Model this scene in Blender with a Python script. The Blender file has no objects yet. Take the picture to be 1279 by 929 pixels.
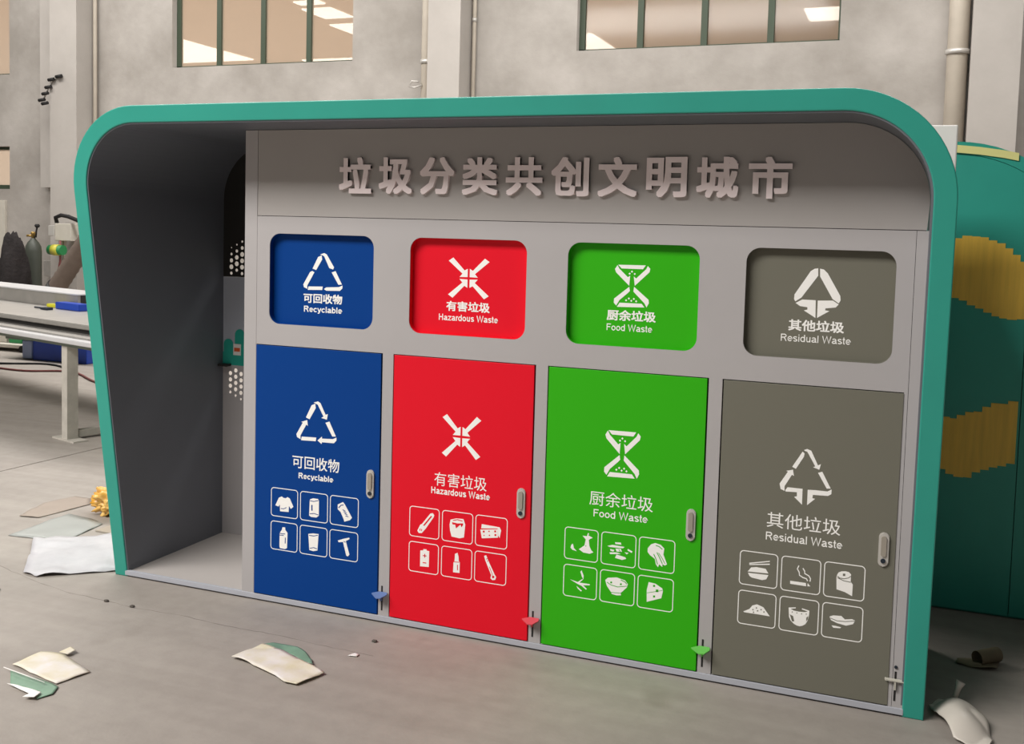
import bpy, bmesh, math, random
from mathutils import Vector, Matrix, noise
random.seed(7)
S = bpy.context.scene
COL = S.collection
PI = math.pi
def srgb(r, g, b, k=1.0):
    f = lambda c: (c/12.92 if c <= .04045 else ((c+.055)/1.055)**2.4)
    return tuple(f(v/255.)*k for v in (r, g, b)) + (1.0,)

# ------------------------------------------------------------------ camera
cam = bpy.data.cameras.new('camera')
cam.sensor_fit = 'HORIZONTAL'; cam.sensor_width = 36.0
cam.lens = 1294.88/1279*36
cam.shift_x = 0.0018; cam.shift_y = -0.0639
cam.clip_start = .05; cam.clip_end = 200
co = bpy.data.objects.new('camera', cam); COL.objects.link(co)
YAW, PITCH, ROLL = map(math.radians, (21.265, -4.025, 1.551))
co.matrix_world = (Matrix.Translation((2.857, -3.893, 1.694)) @ Matrix.Rotation(YAW, 4, 'Z')
                   @ Matrix.Rotation(PI/2+PITCH, 4, 'X') @ Matrix.Rotation(ROLL, 4, 'Z'))
S.camera = co

# ------------------------------------------------------------------ light
w = bpy.data.worlds.new('hall_daylight'); S.world = w; w.use_nodes = True
w.node_tree.nodes['Background'].inputs[0].default_value = (1.0, .97, .93, 1)
w.node_tree.nodes['Background'].inputs[1].default_value = .085
def area(name, loc, rot, sx, sy, power, color=(1, .97, .93)):
    l = bpy.data.lights.new(name, 'AREA'); l.shape = 'RECTANGLE'; l.size = sx; l.size_y = sy
    l.energy = power; l.color = color
    o = bpy.data.objects.new(name, l); COL.objects.link(o); o.location = loc; o.rotation_euler = rot
    return o
# translucent roof skylight strips of the hall, overhead and to the left
area('skylight', (-4.6, -6.6, 8.5), (0, 0, 0), 9.5, 4.0, 2350)
area('skylight', (-4.0, 6.8, 8.5), (0, 0, 0), 22, 2.0, 1900)
S.view_settings.view_transform = 'Standard'; S.view_settings.look = 'None'
S.view_settings.gamma = 1; S.view_settings.use_curve_mapping = False
S.view_settings.exposure = 0.0

# ------------------------------------------------------------------ materials
def mat(name, col, rough=.5, metal=0, var=0.0, scale=4, bump=0.0, bscale=40, col2=None, emit=0, stretch=None, spec=.5, coat=0):
    m = bpy.data.materials.new(name); m.use_nodes = True
    nt = m.node_tree; b = nt.nodes['Principled BSDF']
    b.inputs['Base Color'].default_value = col
    b.inputs['Roughness'].default_value = rough
    b.inputs['Metallic'].default_value = metal
    b.inputs['Specular IOR Level'].default_value = spec
    if coat: b.inputs['Coat Weight'].default_value = coat
    tc = nt.nodes.new('ShaderNodeTexCoord'); mp = nt.nodes.new('ShaderNodeMapping')
    nt.links.new(tc.outputs['Object'], mp.inputs[0])
    if stretch: mp.inputs['Scale'].default_value = stretch
    if var or col2:
        n = nt.nodes.new('ShaderNodeTexNoise'); n.inputs['Scale'].default_value = scale
        n.inputs['Detail'].default_value = 6; n.inputs['Roughness'].default_value = .6
        r = nt.nodes.new('ShaderNodeValToRGB')
        r.color_ramp.elements[0].position = .32; r.color_ramp.elements[1].position = .68
        c2 = col2 or tuple(c*(1-var) for c in col[:3])+(1,)
        r.color_ramp.elements[0].color = c2; r.color_ramp.elements[1].color = col
        nt.links.new(mp.outputs[0], n.inputs['Vector']); nt.links.new(n.outputs['Fac'], r.inputs[0])
        nt.links.new(r.outputs[0], b.inputs['Base Color'])
    if bump:
        n2 = nt.nodes.new('ShaderNodeTexNoise'); n2.inputs['Scale'].default_value = bscale; n2.inputs['Detail'].default_value = 4
        bp = nt.nodes.new('ShaderNodeBump'); bp.inputs['Strength'].default_value = bump; bp.inputs['Distance'].default_value = .02
        nt.links.new(mp.outputs[0], n2.inputs['Vector']); nt.links.new(n2.outputs['Fac'], bp.inputs['Height'])
        nt.links.new(bp.outputs[0], b.inputs['Normal'])
    if emit:
        b.inputs['Emission Color'].default_value = col; b.inputs['Emission Strength'].default_value = emit
    return m
M = {}
M['teal'] = mat('teal_paint', srgb(46, 160, 143), .42, var=.08, scale=3)
M['grey'] = mat('grey_paint', srgb(176, 172, 172), .48, var=.05, scale=2)
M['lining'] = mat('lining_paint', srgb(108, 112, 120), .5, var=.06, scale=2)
M['header'] = mat('header_paint', srgb(170, 165, 162), .5, var=.05, scale=2)
M['sill'] = mat('sill_steel', srgb(176, 178, 186), .4, var=.05)
M['dark'] = mat('dark_gap', srgb(22, 22, 24), .7)
M['blue'] = mat('blue_film', srgb(0, 60, 134), .45, spec=.15)
M['red'] = mat('red_film', srgb(228, 12, 38), .42, spec=.25)
M['green'] = mat('green_film', srgb(50, 176, 12), .42, spec=.25)
M['olive'] = mat('olive_grey_film', srgb(114, 112, 100), .45, spec=.3)
M['print'] = mat('white_print', srgb(250, 248, 244), .5)
M['ivory'] = mat('ivory_acrylic', srgb(255, 240, 240), .35, var=.05)
M['silver'] = mat('satin_metal', srgb(200, 196, 190), .35, metal=.3)
M['lever'] = mat('lever_metal', srgb(168, 160, 148), .4, metal=.3)
M['lock'] = mat('lock_steel', srgb(52, 60, 72), .4, metal=.6)
M['charcoal'] = mat('charcoal_panel', srgb(40, 38, 36), .6)
M['pblue'] = mat('pedal_blue', srgb(96, 120, 170), .5)
M['pred'] = mat('pedal_red', srgb(214, 76, 88), .5)
M['pgreen'] = mat('pedal_green', srgb(104, 190, 84), .5)
M['pgrey'] = mat('pedal_grey', srgb(186, 182, 170), .5)
M['sky_print'] = mat('sky_print', srgb(186, 192, 204), .5)
M['bush_print'] = mat('bush_print', srgb(40, 168, 150), .5)
M['orange'] = mat('orange_label', srgb(222, 96, 48), .5)
M['whitepaint'] = mat('white_board', srgb(240, 236, 232), .5)
M['wall'] = mat('plaster', srgb(178, 172, 166), .85, col2=srgb(148, 142, 135), scale=.9, bump=.25, bscale=9)
M['pil'] = mat('plaster_pilaster', srgb(182, 176, 170), .85, col2=srgb(166, 160, 154), scale=.7, bump=.15, bscale=7)
M['pvc'] = mat('painted_pipe', srgb(182, 172, 158), .6, var=.12, scale=3)
M['frame'] = mat('green_window_frame', srgb(62, 74, 58), .5)
M['yellowtape'] = mat('masking_film', srgb(250, 204, 84), .45, var=.16, scale=5, stretch=(9, 9, .6))
M['paletape'] = mat('pale_tape', srgb(232, 228, 152), .5, var=.06)
M['galv'] = mat('galvanised_steel', srgb(182, 178, 172), .38, metal=.55, var=.14, scale=6)
M['bright'] = mat('bright_aluminium', srgb(226, 226, 228), .3, metal=.4)
M['leg'] = mat('scuffed_table_steel', srgb(196, 190, 180), .55, var=.22, scale=9)
M['leg2'] = mat('grey_green_steel', srgb(122, 134, 122), .5, var=.15)
M['bin'] = mat('blue_plastic', srgb(24, 66, 172), .4)
M['binend'] = mat('pale_blue_plastic', srgb(150, 164, 200), .4)
M['cyl'] = mat('cylinder_paint', srgb(70, 74, 66), .5, var=.2)
M['cloth'] = mat('black_cloth', srgb(38, 32, 32), .95, var=.4, scale=8, bump=.8, bscale=20)
M['brass'] = mat('brass', srgb(170, 140, 80), .4, metal=.7)
M['beige'] = mat('beige_enamel', srgb(200, 194, 182), .5, var=.1)
M['gcoil'] = mat('green_spool', srgb(36, 130, 74), .45)
M['ycoil'] = mat('yellow_wire', srgb(196, 188, 70), .45)
M['duct'] = mat('duct_cloth', srgb(112, 98, 88), .8, var=.2, scale=8)
M['black'] = mat('black_rubber', srgb(26, 24, 24), .7)
M['hose'] = mat('red_hose', srgb(120, 64, 62), .6)
M['yellow'] = mat('yellow_plastic', srgb(206, 200, 40), .5)
M['paper'] = mat('paper', srgb(226, 220, 218), .7, col2=srgb(212, 202, 174), scale=9)
M['gpaper'] = mat('green_backing', srgb(126, 160, 136), .5, var=.2, scale=12)
M['wsheet'] = mat('white_sheet', srgb(196, 194, 197), .5, col2=srgb(176, 174, 178), scale=5, bump=.3, bscale=5)
M['gsheet'] = mat('grey_sheet', srgb(160, 162, 158), .45, var=.08)
M['bsheet'] = mat('brown_sheet', srgb(160, 146, 134), .6, var=.1)
M['bagy'] = mat('yellow_plastic_bag', srgb(224, 160, 48), .3, col2=srgb(236, 196, 120), scale=14)
M['bagw'] = mat('white_foam_scrap', srgb(206, 198, 188), .4, var=.06)
M['bagb'] = mat('brown_paper', srgb(128, 116, 92), .7, var=.25, scale=10)
M['hall'] = mat('hall_roof_sheet', srgb(218, 202, 186), .8, col2=srgb(208, 190, 172), scale=.4)
M['skylight'] = mat('skylight_panel', (1, .96, .9, 1), .5, emit=2.2)
M['bayfloor'] = mat('bay_floor_sheet', srgb(184, 178, 174), .45, var=.05)
M['crack'] = mat('hairline_crack', srgb(128, 120, 114), .9)
M['joint'] = mat('joint_dirt', srgb(84, 78, 72), .9)
# dusty glass
m = bpy.data.materials.new('dusty_glass'); m.use_nodes = True; nt = m.node_tree; nt.nodes.clear()
out = nt.nodes.new('ShaderNodeOutputMaterial'); mx = nt.nodes.new('ShaderNodeMixShader'); mx2 = nt.nodes.new('ShaderNodeMixShader')
tr = nt.nodes.new('ShaderNodeBsdfTransparent'); gl = nt.nodes.new('ShaderNodeBsdfGlossy'); df = nt.nodes.new('ShaderNodeBsdfTranslucent')
tr.inputs[0].default_value = (.97, .95, .92, 1); gl.inputs['Roughness'].default_value = .08
df.inputs[0].default_value = (.9, .82, .74, 1)
mx.inputs[0].default_value = .018; mx2.inputs[0].default_value = .4
nt.links.new(tr.outputs[0], mx2.inputs[1]); nt.links.new(df.outputs[0], mx2.inputs[2])
nt.links.new(mx2.outputs[0], mx.inputs[1]); nt.links.new(gl.outputs[0], mx.inputs[2]); nt.links.new(mx.outputs[0], out.inputs[0])
M['glass'] = m
# floor: polished concrete with stains and long scuff marks
def floor_mat():
    m = bpy.data.materials.new('concrete_floor'); m.use_nodes = True; nt = m.node_tree; b = nt.nodes['Principled BSDF']
    tc = nt.nodes.new('ShaderNodeTexCoord')
    def nz(scale, stretch, rot=0, detail=6):
        mp = nt.nodes.new('ShaderNodeMapping'); mp.inputs['Scale'].default_value = stretch; mp.inputs['Rotation'].default_value = (0, 0, rot)
        n = nt.nodes.new('ShaderNodeTexNoise'); n.inputs['Scale'].default_value = scale; n.inputs['Detail'].default_value = detail
        nt.links.new(tc.outputs['Object'], mp.inputs[0]); nt.links.new(mp.outputs[0], n.inputs['Vector']); return n
    def ramp(n, a, b_, pa, pb):
        r = nt.nodes.new('ShaderNodeValToRGB'); r.color_ramp.elements[0].position = pa; r.color_ramp.elements[1].position = pb
        r.color_ramp.elements[0].color = a; r.color_ramp.elements[1].color = b_
        nt.links.new(n.outputs['Fac'], r.inputs[0]); return r
    def mul(a, b_):
        x = nt.nodes.new('ShaderNodeMix'); x.data_type = 'RGBA'; x.blend_type = 'MULTIPLY'; x.inputs[0].default_value = 1
        nt.links.new(a, x.inputs[6]); nt.links.new(b_, x.inputs[7]); return x.outputs[2]
    r1 = ramp(nz(.8, (1, 1, 1)), srgb(150, 142, 135), srgb(165, 157, 149), .3, .7)
    r2 = ramp(nz(1.3, (.5, 6, 1), math.radians(-25)), (.90, .895, .89, 1), (1, 1, 1, 1), .36, .6)
    r3 = ramp(nz(14, (1, 1, 1)), (.93, .93, .93, 1), (1, 1, 1, 1), .35, .6)
    r4 = ramp(nz(2.3, (1, 1, 1), 0, 2), (.86, .85, .83, 1), (1, 1, 1, 1), .28, .36)
    o = mul(mul(mul(r1.outputs[0], r2.outputs[0]), r3.outputs[0]), r4.outputs[0])
    nt.links.new(o, b.inputs['Base Color'])
    n = nz(3, (1, 1, 1)); mr = nt.nodes.new('ShaderNodeMapRange'); mr.inputs[3].default_value = .55; mr.inputs[4].default_value = .78
    nt.links.new(n.outputs['Fac'], mr.inputs[0]); nt.links.new(mr.outputs[0], b.inputs['Roughness'])
    n = nz(60, (1, 1, 1)); bp = nt.nodes.new('ShaderNodeBump'); bp.inputs['Strength'].default_value = .08; bp.inputs['Distance'].default_value = .01
    nt.links.new(n.outputs['Fac'], bp.inputs['Height']); nt.links.new(bp.outputs[0], b.inputs['Normal'])
    return m
M['floor'] = floor_mat()

# ------------------------------------------------------------------ helpers
def link(name, me, mats, parent=None):
    o = bpy.data.objects.new(name, me); COL.objects.link(o)
    for m in (mats if isinstance(mats, (list, tuple)) else [mats]):
        me.materials.append(M[m] if isinstance(m, str) else m)
    if parent is not None:
        o.parent = parent; o.matrix_parent_inverse = world_of(parent).inverted()
    return o
def world_of(o):
    w = o.matrix_basis.copy()
    if o.parent is not None:
        w = world_of(o.parent) @ o.matrix_parent_inverse @ w
    return w
def obj(name, bm, mats, parent=None, smooth=False):
    me = bpy.data.meshes.new(name); bmesh.ops.recalc_face_normals(bm, faces=bm.faces)
    if smooth:
        for f in bm.faces: f.smooth = True
    bm.to_mesh(me); bm.free()
    return link(name, me, mats, parent)
def tag(o, label=None, cat=None, group=None, kind=None):
    if label: o['label'] = label
    if cat: o['category'] = cat
    if group: o['group'] = group
    if kind: o['kind'] = kind
    return o
def empty(name, loc, label=None, cat=None, group=None, kind=None):
    o = bpy.data.objects.new(name, None); COL.objects.link(o); o.location = loc; o.empty_display_size = .1
    return tag(o, label, cat, group, kind)
def box(bm, a, b, mi=0, rot=None, piv=None):
    x0, y0, z0 = a; x1, y1, z1 = b
    vs = [bm.verts.new(p) for p in ((x0,y0,z0),(x1,y0,z0),(x1,y1,z0),(x0,y1,z0),(x0,y0,z1),(x1,y0,z1),(x1,y1,z1),(x0,y1,z1))]
    if rot: bmesh.ops.rotate(bm, verts=vs, cent=piv or ((x0+x1)/2,(y0+y1)/2,(z0+z1)/2), matrix=rot)
    for f in ((0,3,2,1),(4,5,6,7),(0,1,5,4),(1,2,6,5),(2,3,7,6),(3,0,4,7)):
        bm.faces.new([vs[i] for i in f]).material_index = mi
    return vs
def boxo(name, a, b, m, parent=None, bev=0):
    bm = bmesh.new(); box(bm, a, b)
    if bev: bmesh.ops.bevel(bm, geom=list(bm.edges), offset=bev, segments=2, affect='EDGES', profile=.5)
    return obj(name, bm, m, parent)
def tube(bm, pts, r, n=12, mi=0, cap=True, rf=None):
    pts = [Vector(p) for p in pts]; rings = []; up = None
    for i, p in enumerate(pts):
        d = (pts[min(i+1, len(pts)-1)]-pts[max(i-1, 0)]).normalized()
        if up is None: up = d.orthogonal().normalized()
        up = (up-d*up.dot(d)).normalized(); s = d.cross(up)
        rr = rf(i) if rf else r
        rings.append([bm.verts.new(p+(up*math.cos(2*PI*k/n)+s*math.sin(2*PI*k/n))*rr) for k in range(n)])
    for a, b in zip(rings, rings[1:]):
        for k in range(n):
            f = bm.faces.new((a[k], a[(k+1) % n], b[(k+1) % n], b[k])); f.material_index = mi; f.smooth = True
    if cap:
        bm.faces.new(rings[0][::-1]).material_index = mi; bm.faces.new(rings[-1]).material_index = mi
def lathe(bm, c, prof, n=20, mi=0):
    rings = []
    for r, z in prof: rings.append([bm.verts.new((c[0]+r*math.cos(2*PI*k/n), c[1]+r*math.sin(2*PI*k/n), c[2]+z)) for k in range(n)])
    for a, b in zip(rings, rings[1:]):
        for k in range(n):
            f = bm.faces.new((a[k], a[(k+1) % n], b[(k+1) % n], b[k])); f.smooth = True; f.material_index = mi
    bm.faces.new(rings[0][::-1]).material_index = mi; bm.faces.new(rings[-1]).material_index = mi
def prism_xz(bm, poly, y0, y1, mi=0):
    """flat outline in the x-z plane, given depth from y0 (front) to y1 (back)"""
    a = [bm.verts.new((x, y0, z)) for x, z in poly]; b = [bm.verts.new((x, y1, z)) for x, z in poly]
    n = len(poly)
    bm.faces.new(a).material_index = mi; bm.faces.new(b[::-1]).material_index = mi
    for i in range(n): bm.faces.new((a[i], b[i], b[(i+1) % n], a[(i+1) % n])).material_index = mi
def rrect(x0, z0, x1, z1, r, n=6):
    p = []
    for cx, cz, a0 in ((x1-r, z0+r, -90), (x1-r, z1-r, 0), (x0+r, z1-r, 90), (x0+r, z0+r, 180)):
        for k in range(n+1):
            a = math.radians(a0+90*k/n); p.append((cx+r*math.cos(a), cz+r*math.sin(a)))
    return p
def curve_mesh(c):
    o = bpy.data.objects.new('temporary_outline', c); COL.objects.link(o)
    dg = bpy.context.evaluated_depsgraph_get()
    me = bpy.data.meshes.new_from_object(o.evaluated_get(dg))
    bpy.data.objects.remove(o); bpy.data.curves.remove(c); me.materials.clear()
    return me
def plate(name, outer, holes, y0, y1, m, parent=None):
    """sheet in the x-z plane with real openings cut through it"""
    c = bpy.data.curves.new('outline', 'CURVE'); c.dimensions = '2D'; c.fill_mode = 'BOTH'; c.extrude = (y1-y0)/2
    for pl in [outer]+list(holes):
        s = c.splines.new('POLY'); s.points.add(len(pl)-1); s.use_cyclic_u = True
        for i, (x, z) in enumerate(pl): s.points[i].co = (x, z, 0, 1)
    me = curve_mesh(c)
    me.transform(Matrix.Translation((0, (y0+y1)/2, 0)) @ Matrix.Rotation(PI/2, 4, 'X'))
    return link(name, me, m, parent)
def text_mesh(body, x0, z0, x1, z1, y, th, bold=0.0):
    """filled lettering stretched to a box; bold thickens every stroke by that much of the letter height"""
    c = bpy.data.curves.new('lettering', 'FONT'); c.body = body; c.size = 1; c.extrude = .5; c.resolution_u = 2
    me = curve_mesh(c)
    xs = [v.co.x for v in me.vertices]; ys = [v.co.y for v in me.vertices]
    ax, bx_, ay, by_ = min(xs)-bold, max(xs)+bold, min(ys)-bold, max(ys)+bold
    bm = bmesh.new()
    offs = [(0, 0)]+([(bold*a, bold*c_) for a in (-1, 0, 1) for c_ in (-1, 0, 1) if a or c_] if bold else [])
    for ci, (ox, oy) in enumerate(offs):
        n0 = len(bm.verts); bm.from_mesh(me); bm.verts.ensure_lookup_table()
        for v in bm.verts[n0:]:
            u, t, e = v.co
            v.co = (x0+(u+ox-ax)/(bx_-ax)*(x1-x0), y-(max(e*2, 0)*th+ci*.00004 if e > 0 else 0), z0+(t+oy-ay)/(by_-ay)*(z1-z0))
    bm.to_mesh(me); bm.free()
    return me
def text(name, body, x0, z0, x1, z1, y, th, m, parent=None, bold=0.0):
    return link(name, text_mesh(body, x0, z0, x1, z1, y, th, bold), m, parent)
# plain sans-serif Latin letters drawn as strokes: cap height 1, x-height .73
def arcp(cx, cy, rx, ry, a0, a1, n=12):
    return [(cx+rx*math.cos(math.radians(a0+(a1-a0)*k/n)), cy+ry*math.sin(math.radians(a0+(a1-a0)*k/n))) for k in range(n+1)]
def glyph(ch, w):
    h = w/2; X = .73-h; cy = .365; ry = .365-h; rx = .31-h*.6; cx = .385
    if ch == 'R': return 1.0, [[(.11+h, 0), (.11+h, 1)], [(.11, 1-h), (.6, 1-h)]+arcp(.6, .74, .27-h*.5, .26-h, 90, -90)+[(.11, .48+h*0)], [(.55, .48), (.72, .30), (.86, 0)]]
    if ch == 'H': return 1.0, [[(.11+h, 0), (.11+h, 1)], [(.89-h, 0), (.89-h, 1)], [(.11, .53), (.89, .53)]]
    if ch == 'F': return .85, [[(.11+h, 0), (.11+h, 1)], [(.11, 1-h), (.80, 1-h)], [(.11, .53), (.70, .53)]]
    if ch == 'W': return 1.32, [[(.02+h, 1), (.36, h*.6), (.66, 1-h*.5), (.96, h*.6), (1.30-h, 1)]]
    if ch == 'o': return .77, [arcp(cx, cy, rx, ry, 0, 360, 20)]
    if ch == 'c': return .70, [arcp(cx-.02, cy, rx, ry, 42, 318, 18)]
    if ch == 'e': return .77, [[(.10, cy+.0), (cx+rx, cy)]+arcp(cx, cy, rx, ry, 0, 320, 20)]
    if ch in 'bd':
        s = arcp(cx, cy, rx, ry, 0, 360, 20); x = .09+h if ch == 'b' else .69-h
        return .78, [s, [(x, 0), (x, 1)]]
    if ch == 'a': return .77, [arcp(.36, .50, .24-h*.2, .23-h, 160, 0, 10)+[(.60, .12), (.66, h), (.74, h)], [(.60, .43), (.34, .36)]+arcp(.30, .20, .20-h*.2, .20-h, 100, 290, 10)+[(.50, .10), (.60, .25)]]
    if ch == 'u': return .77, [[(.10+h, .73), (.10+h, .25)]+arcp(.34, .26, .24-h, .26-h, 180, 290, 8)+[(.52, .10), (.66-h, .28)], [(.67-h, 0), (.67-h, .73)]]
    if ch == 'l': return .31, [[(.155, 0), (.155, 1)]]
    if ch == 'i': return .31, [[(.155, 0), (.155, .73)], [(.155, .87), (.155, 1)]]
    if ch == 't': return .39, [[(.18, .95), (.18, .18), (.22, h+.02), (.34, h)], [(.02, X), (.35, X)]]
    if ch == 'r': return .46, [[(.10+h, 0), (.10+h, .73)], [(.10+h, .42), (.22, .62), (.32, X), (.45, X-.01)]]
    if ch == 'z': return .70, [[(.06, X), (.62-h*.4, X), (.08+h*.4, h), (.65, h)]]
    if ch == 's': return .70, [arcp(.35, .54, .23, .19-h, 25, 200, 10)+[(.22, .42), (.48, .33)]+arcp(.35, .20, .24, .20-h, 30, -150, 10)]
    if ch == 'y': return .70, [[(.03+h*.5, .73), (.35, .04)], [(.67-h*.5, .73), (.33, -.06), (.24, -.22+h), (.08, -.21+h)]]
    return .39, []
def latin(name, body, x0, zb, x1, zc, y, th, m, parent, w):
    """baseline zb, capital line zc, stretched from x0 to x1"""
    adv = 0; S_ = []
    for ch in body:
        a, st = glyph(ch, w); S_ += [[(adv+p, q) for p, q in s] for s in st]; adv += a
    kx = (x1-x0)/adv; kz = zc-zb; bm = bmesh.new()
    for si, s in enumerate(S_):
        th_ = th+si*.00003; L_ = []; n = len(s); closed = n > 3 and abs(s[0][0]-s[-1][0])+abs(s[0][1]-s[-1][1]) < 1e-6
        for i, p in enumerate(s):
            a = s[i-1] if i else (s[-2] if closed else None); c = s[i+1] if i < n-1 else (s[1] if closed else None)
            def un(u, v):
                d_ = Vector((v[0]-u[0], v[1]-u[1])); d_.normalize(); return d_
            d1 = un(a, p) if a else un(p, c); d2 = un(p, c) if c else d1
            t = d1+d2
            if t.length < .2: t = d1.copy()
            t.normalize(); nn = Vector((-t.y, t.x)); k = w/2/max(.55, abs(nn.dot(Vector((-d1.y, d1.x)))))
            L_.append(((p[0]+nn.x*k, p[1]+nn.y*k), (p[0]-nn.x*k, p[1]-nn.y*k)))
        f = [[bm.verts.new((x0+q[0]*kx, y-th_, zb+q[1]*kz)) for q in pr] for pr in L_]
        g = [[bm.verts.new((x0+q[0]*kx, y, zb+q[1]*kz)) for q in pr] for pr in L_]
        for i in range(n-1):
            bm.faces.new((f[i][0], f[i+1][0], f[i+1][1], f[i][1]))
            bm.faces.new((f[i][0], g[i][0], g[i+1][0], f[i+1][0])); bm.faces.new((f[i][1], f[i+1][1], g[i+1][1], g[i][1]))
        bm.faces.new((f[0][0], f[0][1], g[0][1], g[0][0])); bm.faces.new((f[-1][0], g[-1][0], g[-1][1], f[-1][1]))
    return obj(name, bm, m, parent)

# ------------------------------------------------------------------ printed artwork, in metres from each door's lower left corner
RECYCLE_DOOR = [[(0.2937,0.8842),(0.3119,0.8922),(0.3149,0.8732),(0.2841,0.8209),(0.2655,0.8275)],[(0.304,0.8966),(0.3249,0.9038),(0.3381,0.8981),(0.365,0.8479),(0.3764,0.8522),(0.3721,0.8271),(0.3439,0.8323),(0.3547,0.8393),(0.3251,0.8888),(0.3135,0.8937)],[(0.3651,0.8128),(0.3848,0.8201),(0.4185,0.7571),(0.4004,0.7554)],[(0.4212,0.7528),(0.4214,0.7392),(0.4087,0.7265),(0.3488,0.7251),(0.3463,0.7171),(0.3261,0.7311),(0.3484,0.7503),(0.3485,0.7411),(0.4032,0.7442)],[(0.2415,0.7237),(0.2455,0.7403),(0.3196,0.7429),(0.3172,0.7266)],[(0.2393,0.7282),(0.2216,0.7357),(0.2177,0.7492),(0.2499,0.8031),(0.2419,0.8056),(0.272,0.8166),(0.2756,0.7916),(0.2675,0.7955),(0.2386,0.7443)]]
RECYCLE_PLATE = [[(0.2937,0.8842),(0.3119,0.8922),(0.3149,0.8732),(0.2841,0.8209),(0.2655,0.8275)],[(0.304,0.8966),(0.3249,0.9038),(0.3381,0.8981),(0.3767,0.8376),(0.3721,0.8271),(0.3522,0.8331),(0.3251,0.8888),(0.3135,0.8937)],[(0.3651,0.8128),(0.3848,0.8201),(0.4185,0.7571),(0.4004,0.7554)],[(0.4212,0.7528),(0.4214,0.7392),(0.4087,0.7265),(0.3383,0.7241),(0.3261,0.7311),(0.338,0.7401),(0.4032,0.7442)],[(0.2415,0.7237),(0.2455,0.7403),(0.3196,0.7429),(0.3172,0.7266)],[(0.2393,0.7282),(0.2216,0.7357),(0.2177,0.7492),(0.2525,0.8102),(0.263,0.8158),(0.2753,0.81),(0.2386,0.7443)]]
HOURGLASS = [[(0.2629,1.5492),(0.3729,1.5505),(0.3625,1.5352),(0.2773,1.5352)],[(0.2602,1.5474),(0.2507,1.5326),(0.2556,1.5193),(0.3101,1.4688),(0.3125,1.5081),(0.3033,1.5023),(0.269,1.5332)],[(0.3811,1.5481),(0.3913,1.5378),(0.3885,1.5244),(0.3321,1.4697),(0.3269,1.506),(0.3365,1.4983),(0.3751,1.5356)],[(0.3102,1.465),(0.3135,1.449),(0.3056,1.4406),(0.2733,1.4121),(0.2602,1.3898),(0.2503,1.4002),(0.2509,1.4164)],[(0.3295,1.4658),(0.3887,1.4177),(0.3903,1.4044),(0.3816,1.3879),(0.3728,1.4036),(0.3274,1.447)],[(0.2737,1.4013),(0.362,1.4014),(0.3734,1.3875),(0.2632,1.3846)],[(0.3147,1.5242),(0.3189,1.5287),(0.3235,1.5246),(0.3192,1.5201)],[(0.3056,1.5158),(0.3099,1.5203),(0.3144,1.5162),(0.3102,1.5117)],[(0.326,1.5156),(0.3302,1.52),(0.3348,1.5159),(0.3305,1.5115)],[(0.3058,1.4191),(0.31,1.4236),(0.3146,1.4195),(0.3104,1.415)],[(0.3257,1.4184),(0.3299,1.4229),(0.3345,1.4188),(0.3302,1.4143)],[(0.295,1.4115),(0.2993,1.4161),(0.3038,1.412),(0.2996,1.4075)],[(0.316,1.4104),(0.3203,1.4149),(0.3248,1.4108),(0.3206,1.4063)],[(0.3353,1.4097),(0.3396,1.4143),(0.3441,1.4102),(0.3399,1.4057)]]
RESIDUAL_PLATE = [[(0.32,1.5632),(0.3212,1.5362),(0.2659,1.4543),(0.2445,1.439),(0.2397,1.4473),(0.2406,1.4645),(0.2943,1.5521),(0.3075,1.5611)],[(0.3265,1.5623),(0.3402,1.5595),(0.3544,1.5459),(0.4012,1.4663),(0.403,1.4496),(0.3971,1.4391),(0.3749,1.4538),(0.3279,1.5336)],[(0.2689,1.447),(0.3166,1.4465),(0.3185,1.3819),(0.2762,1.4075),(0.2887,1.411),(0.2883,1.4195),(0.2618,1.4227),(0.2458,1.4333)],[(0.3237,1.4457),(0.3762,1.4483),(0.3973,1.4352),(0.3871,1.4234),(0.3522,1.4188),(0.3509,1.4114),(0.3661,1.4094),(0.3239,1.3821)]]
RESIDUAL_DOOR = [[(0.2986,0.8917),(0.306,0.8861),(0.3042,0.8735),(0.2778,0.8259),(0.2642,0.8319)],[(0.3031,0.8982),(0.3146,0.9033),(0.329,0.8983),(0.3549,0.8467),(0.365,0.8527),(0.3603,0.8314),(0.3379,0.8384),(0.3457,0.8422),(0.3151,0.8934),(0.3079,0.8947)],[(0.3562,0.8196),(0.3709,0.8252),(0.4031,0.7666),(0.3891,0.765)],[(0.4065,0.7636),(0.4063,0.7463),(0.395,0.7385),(0.3421,0.7362),(0.3408,0.7236),(0.3503,0.7223),(0.3232,0.6956),(0.3229,0.7529),(0.3498,0.7545),(0.392,0.7545)],[(0.2433,0.7421),(0.2509,0.754),(0.3048,0.7542),(0.3051,0.6954),(0.2763,0.7209),(0.2857,0.7246),(0.285,0.7395),(0.2449,0.7373)],[(0.241,0.7393),(0.2263,0.7451),(0.222,0.7647),(0.2498,0.8119),(0.2439,0.8147),(0.2675,0.8213),(0.2719,0.7989),(0.2646,0.802),(0.2402,0.7568)]]
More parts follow.
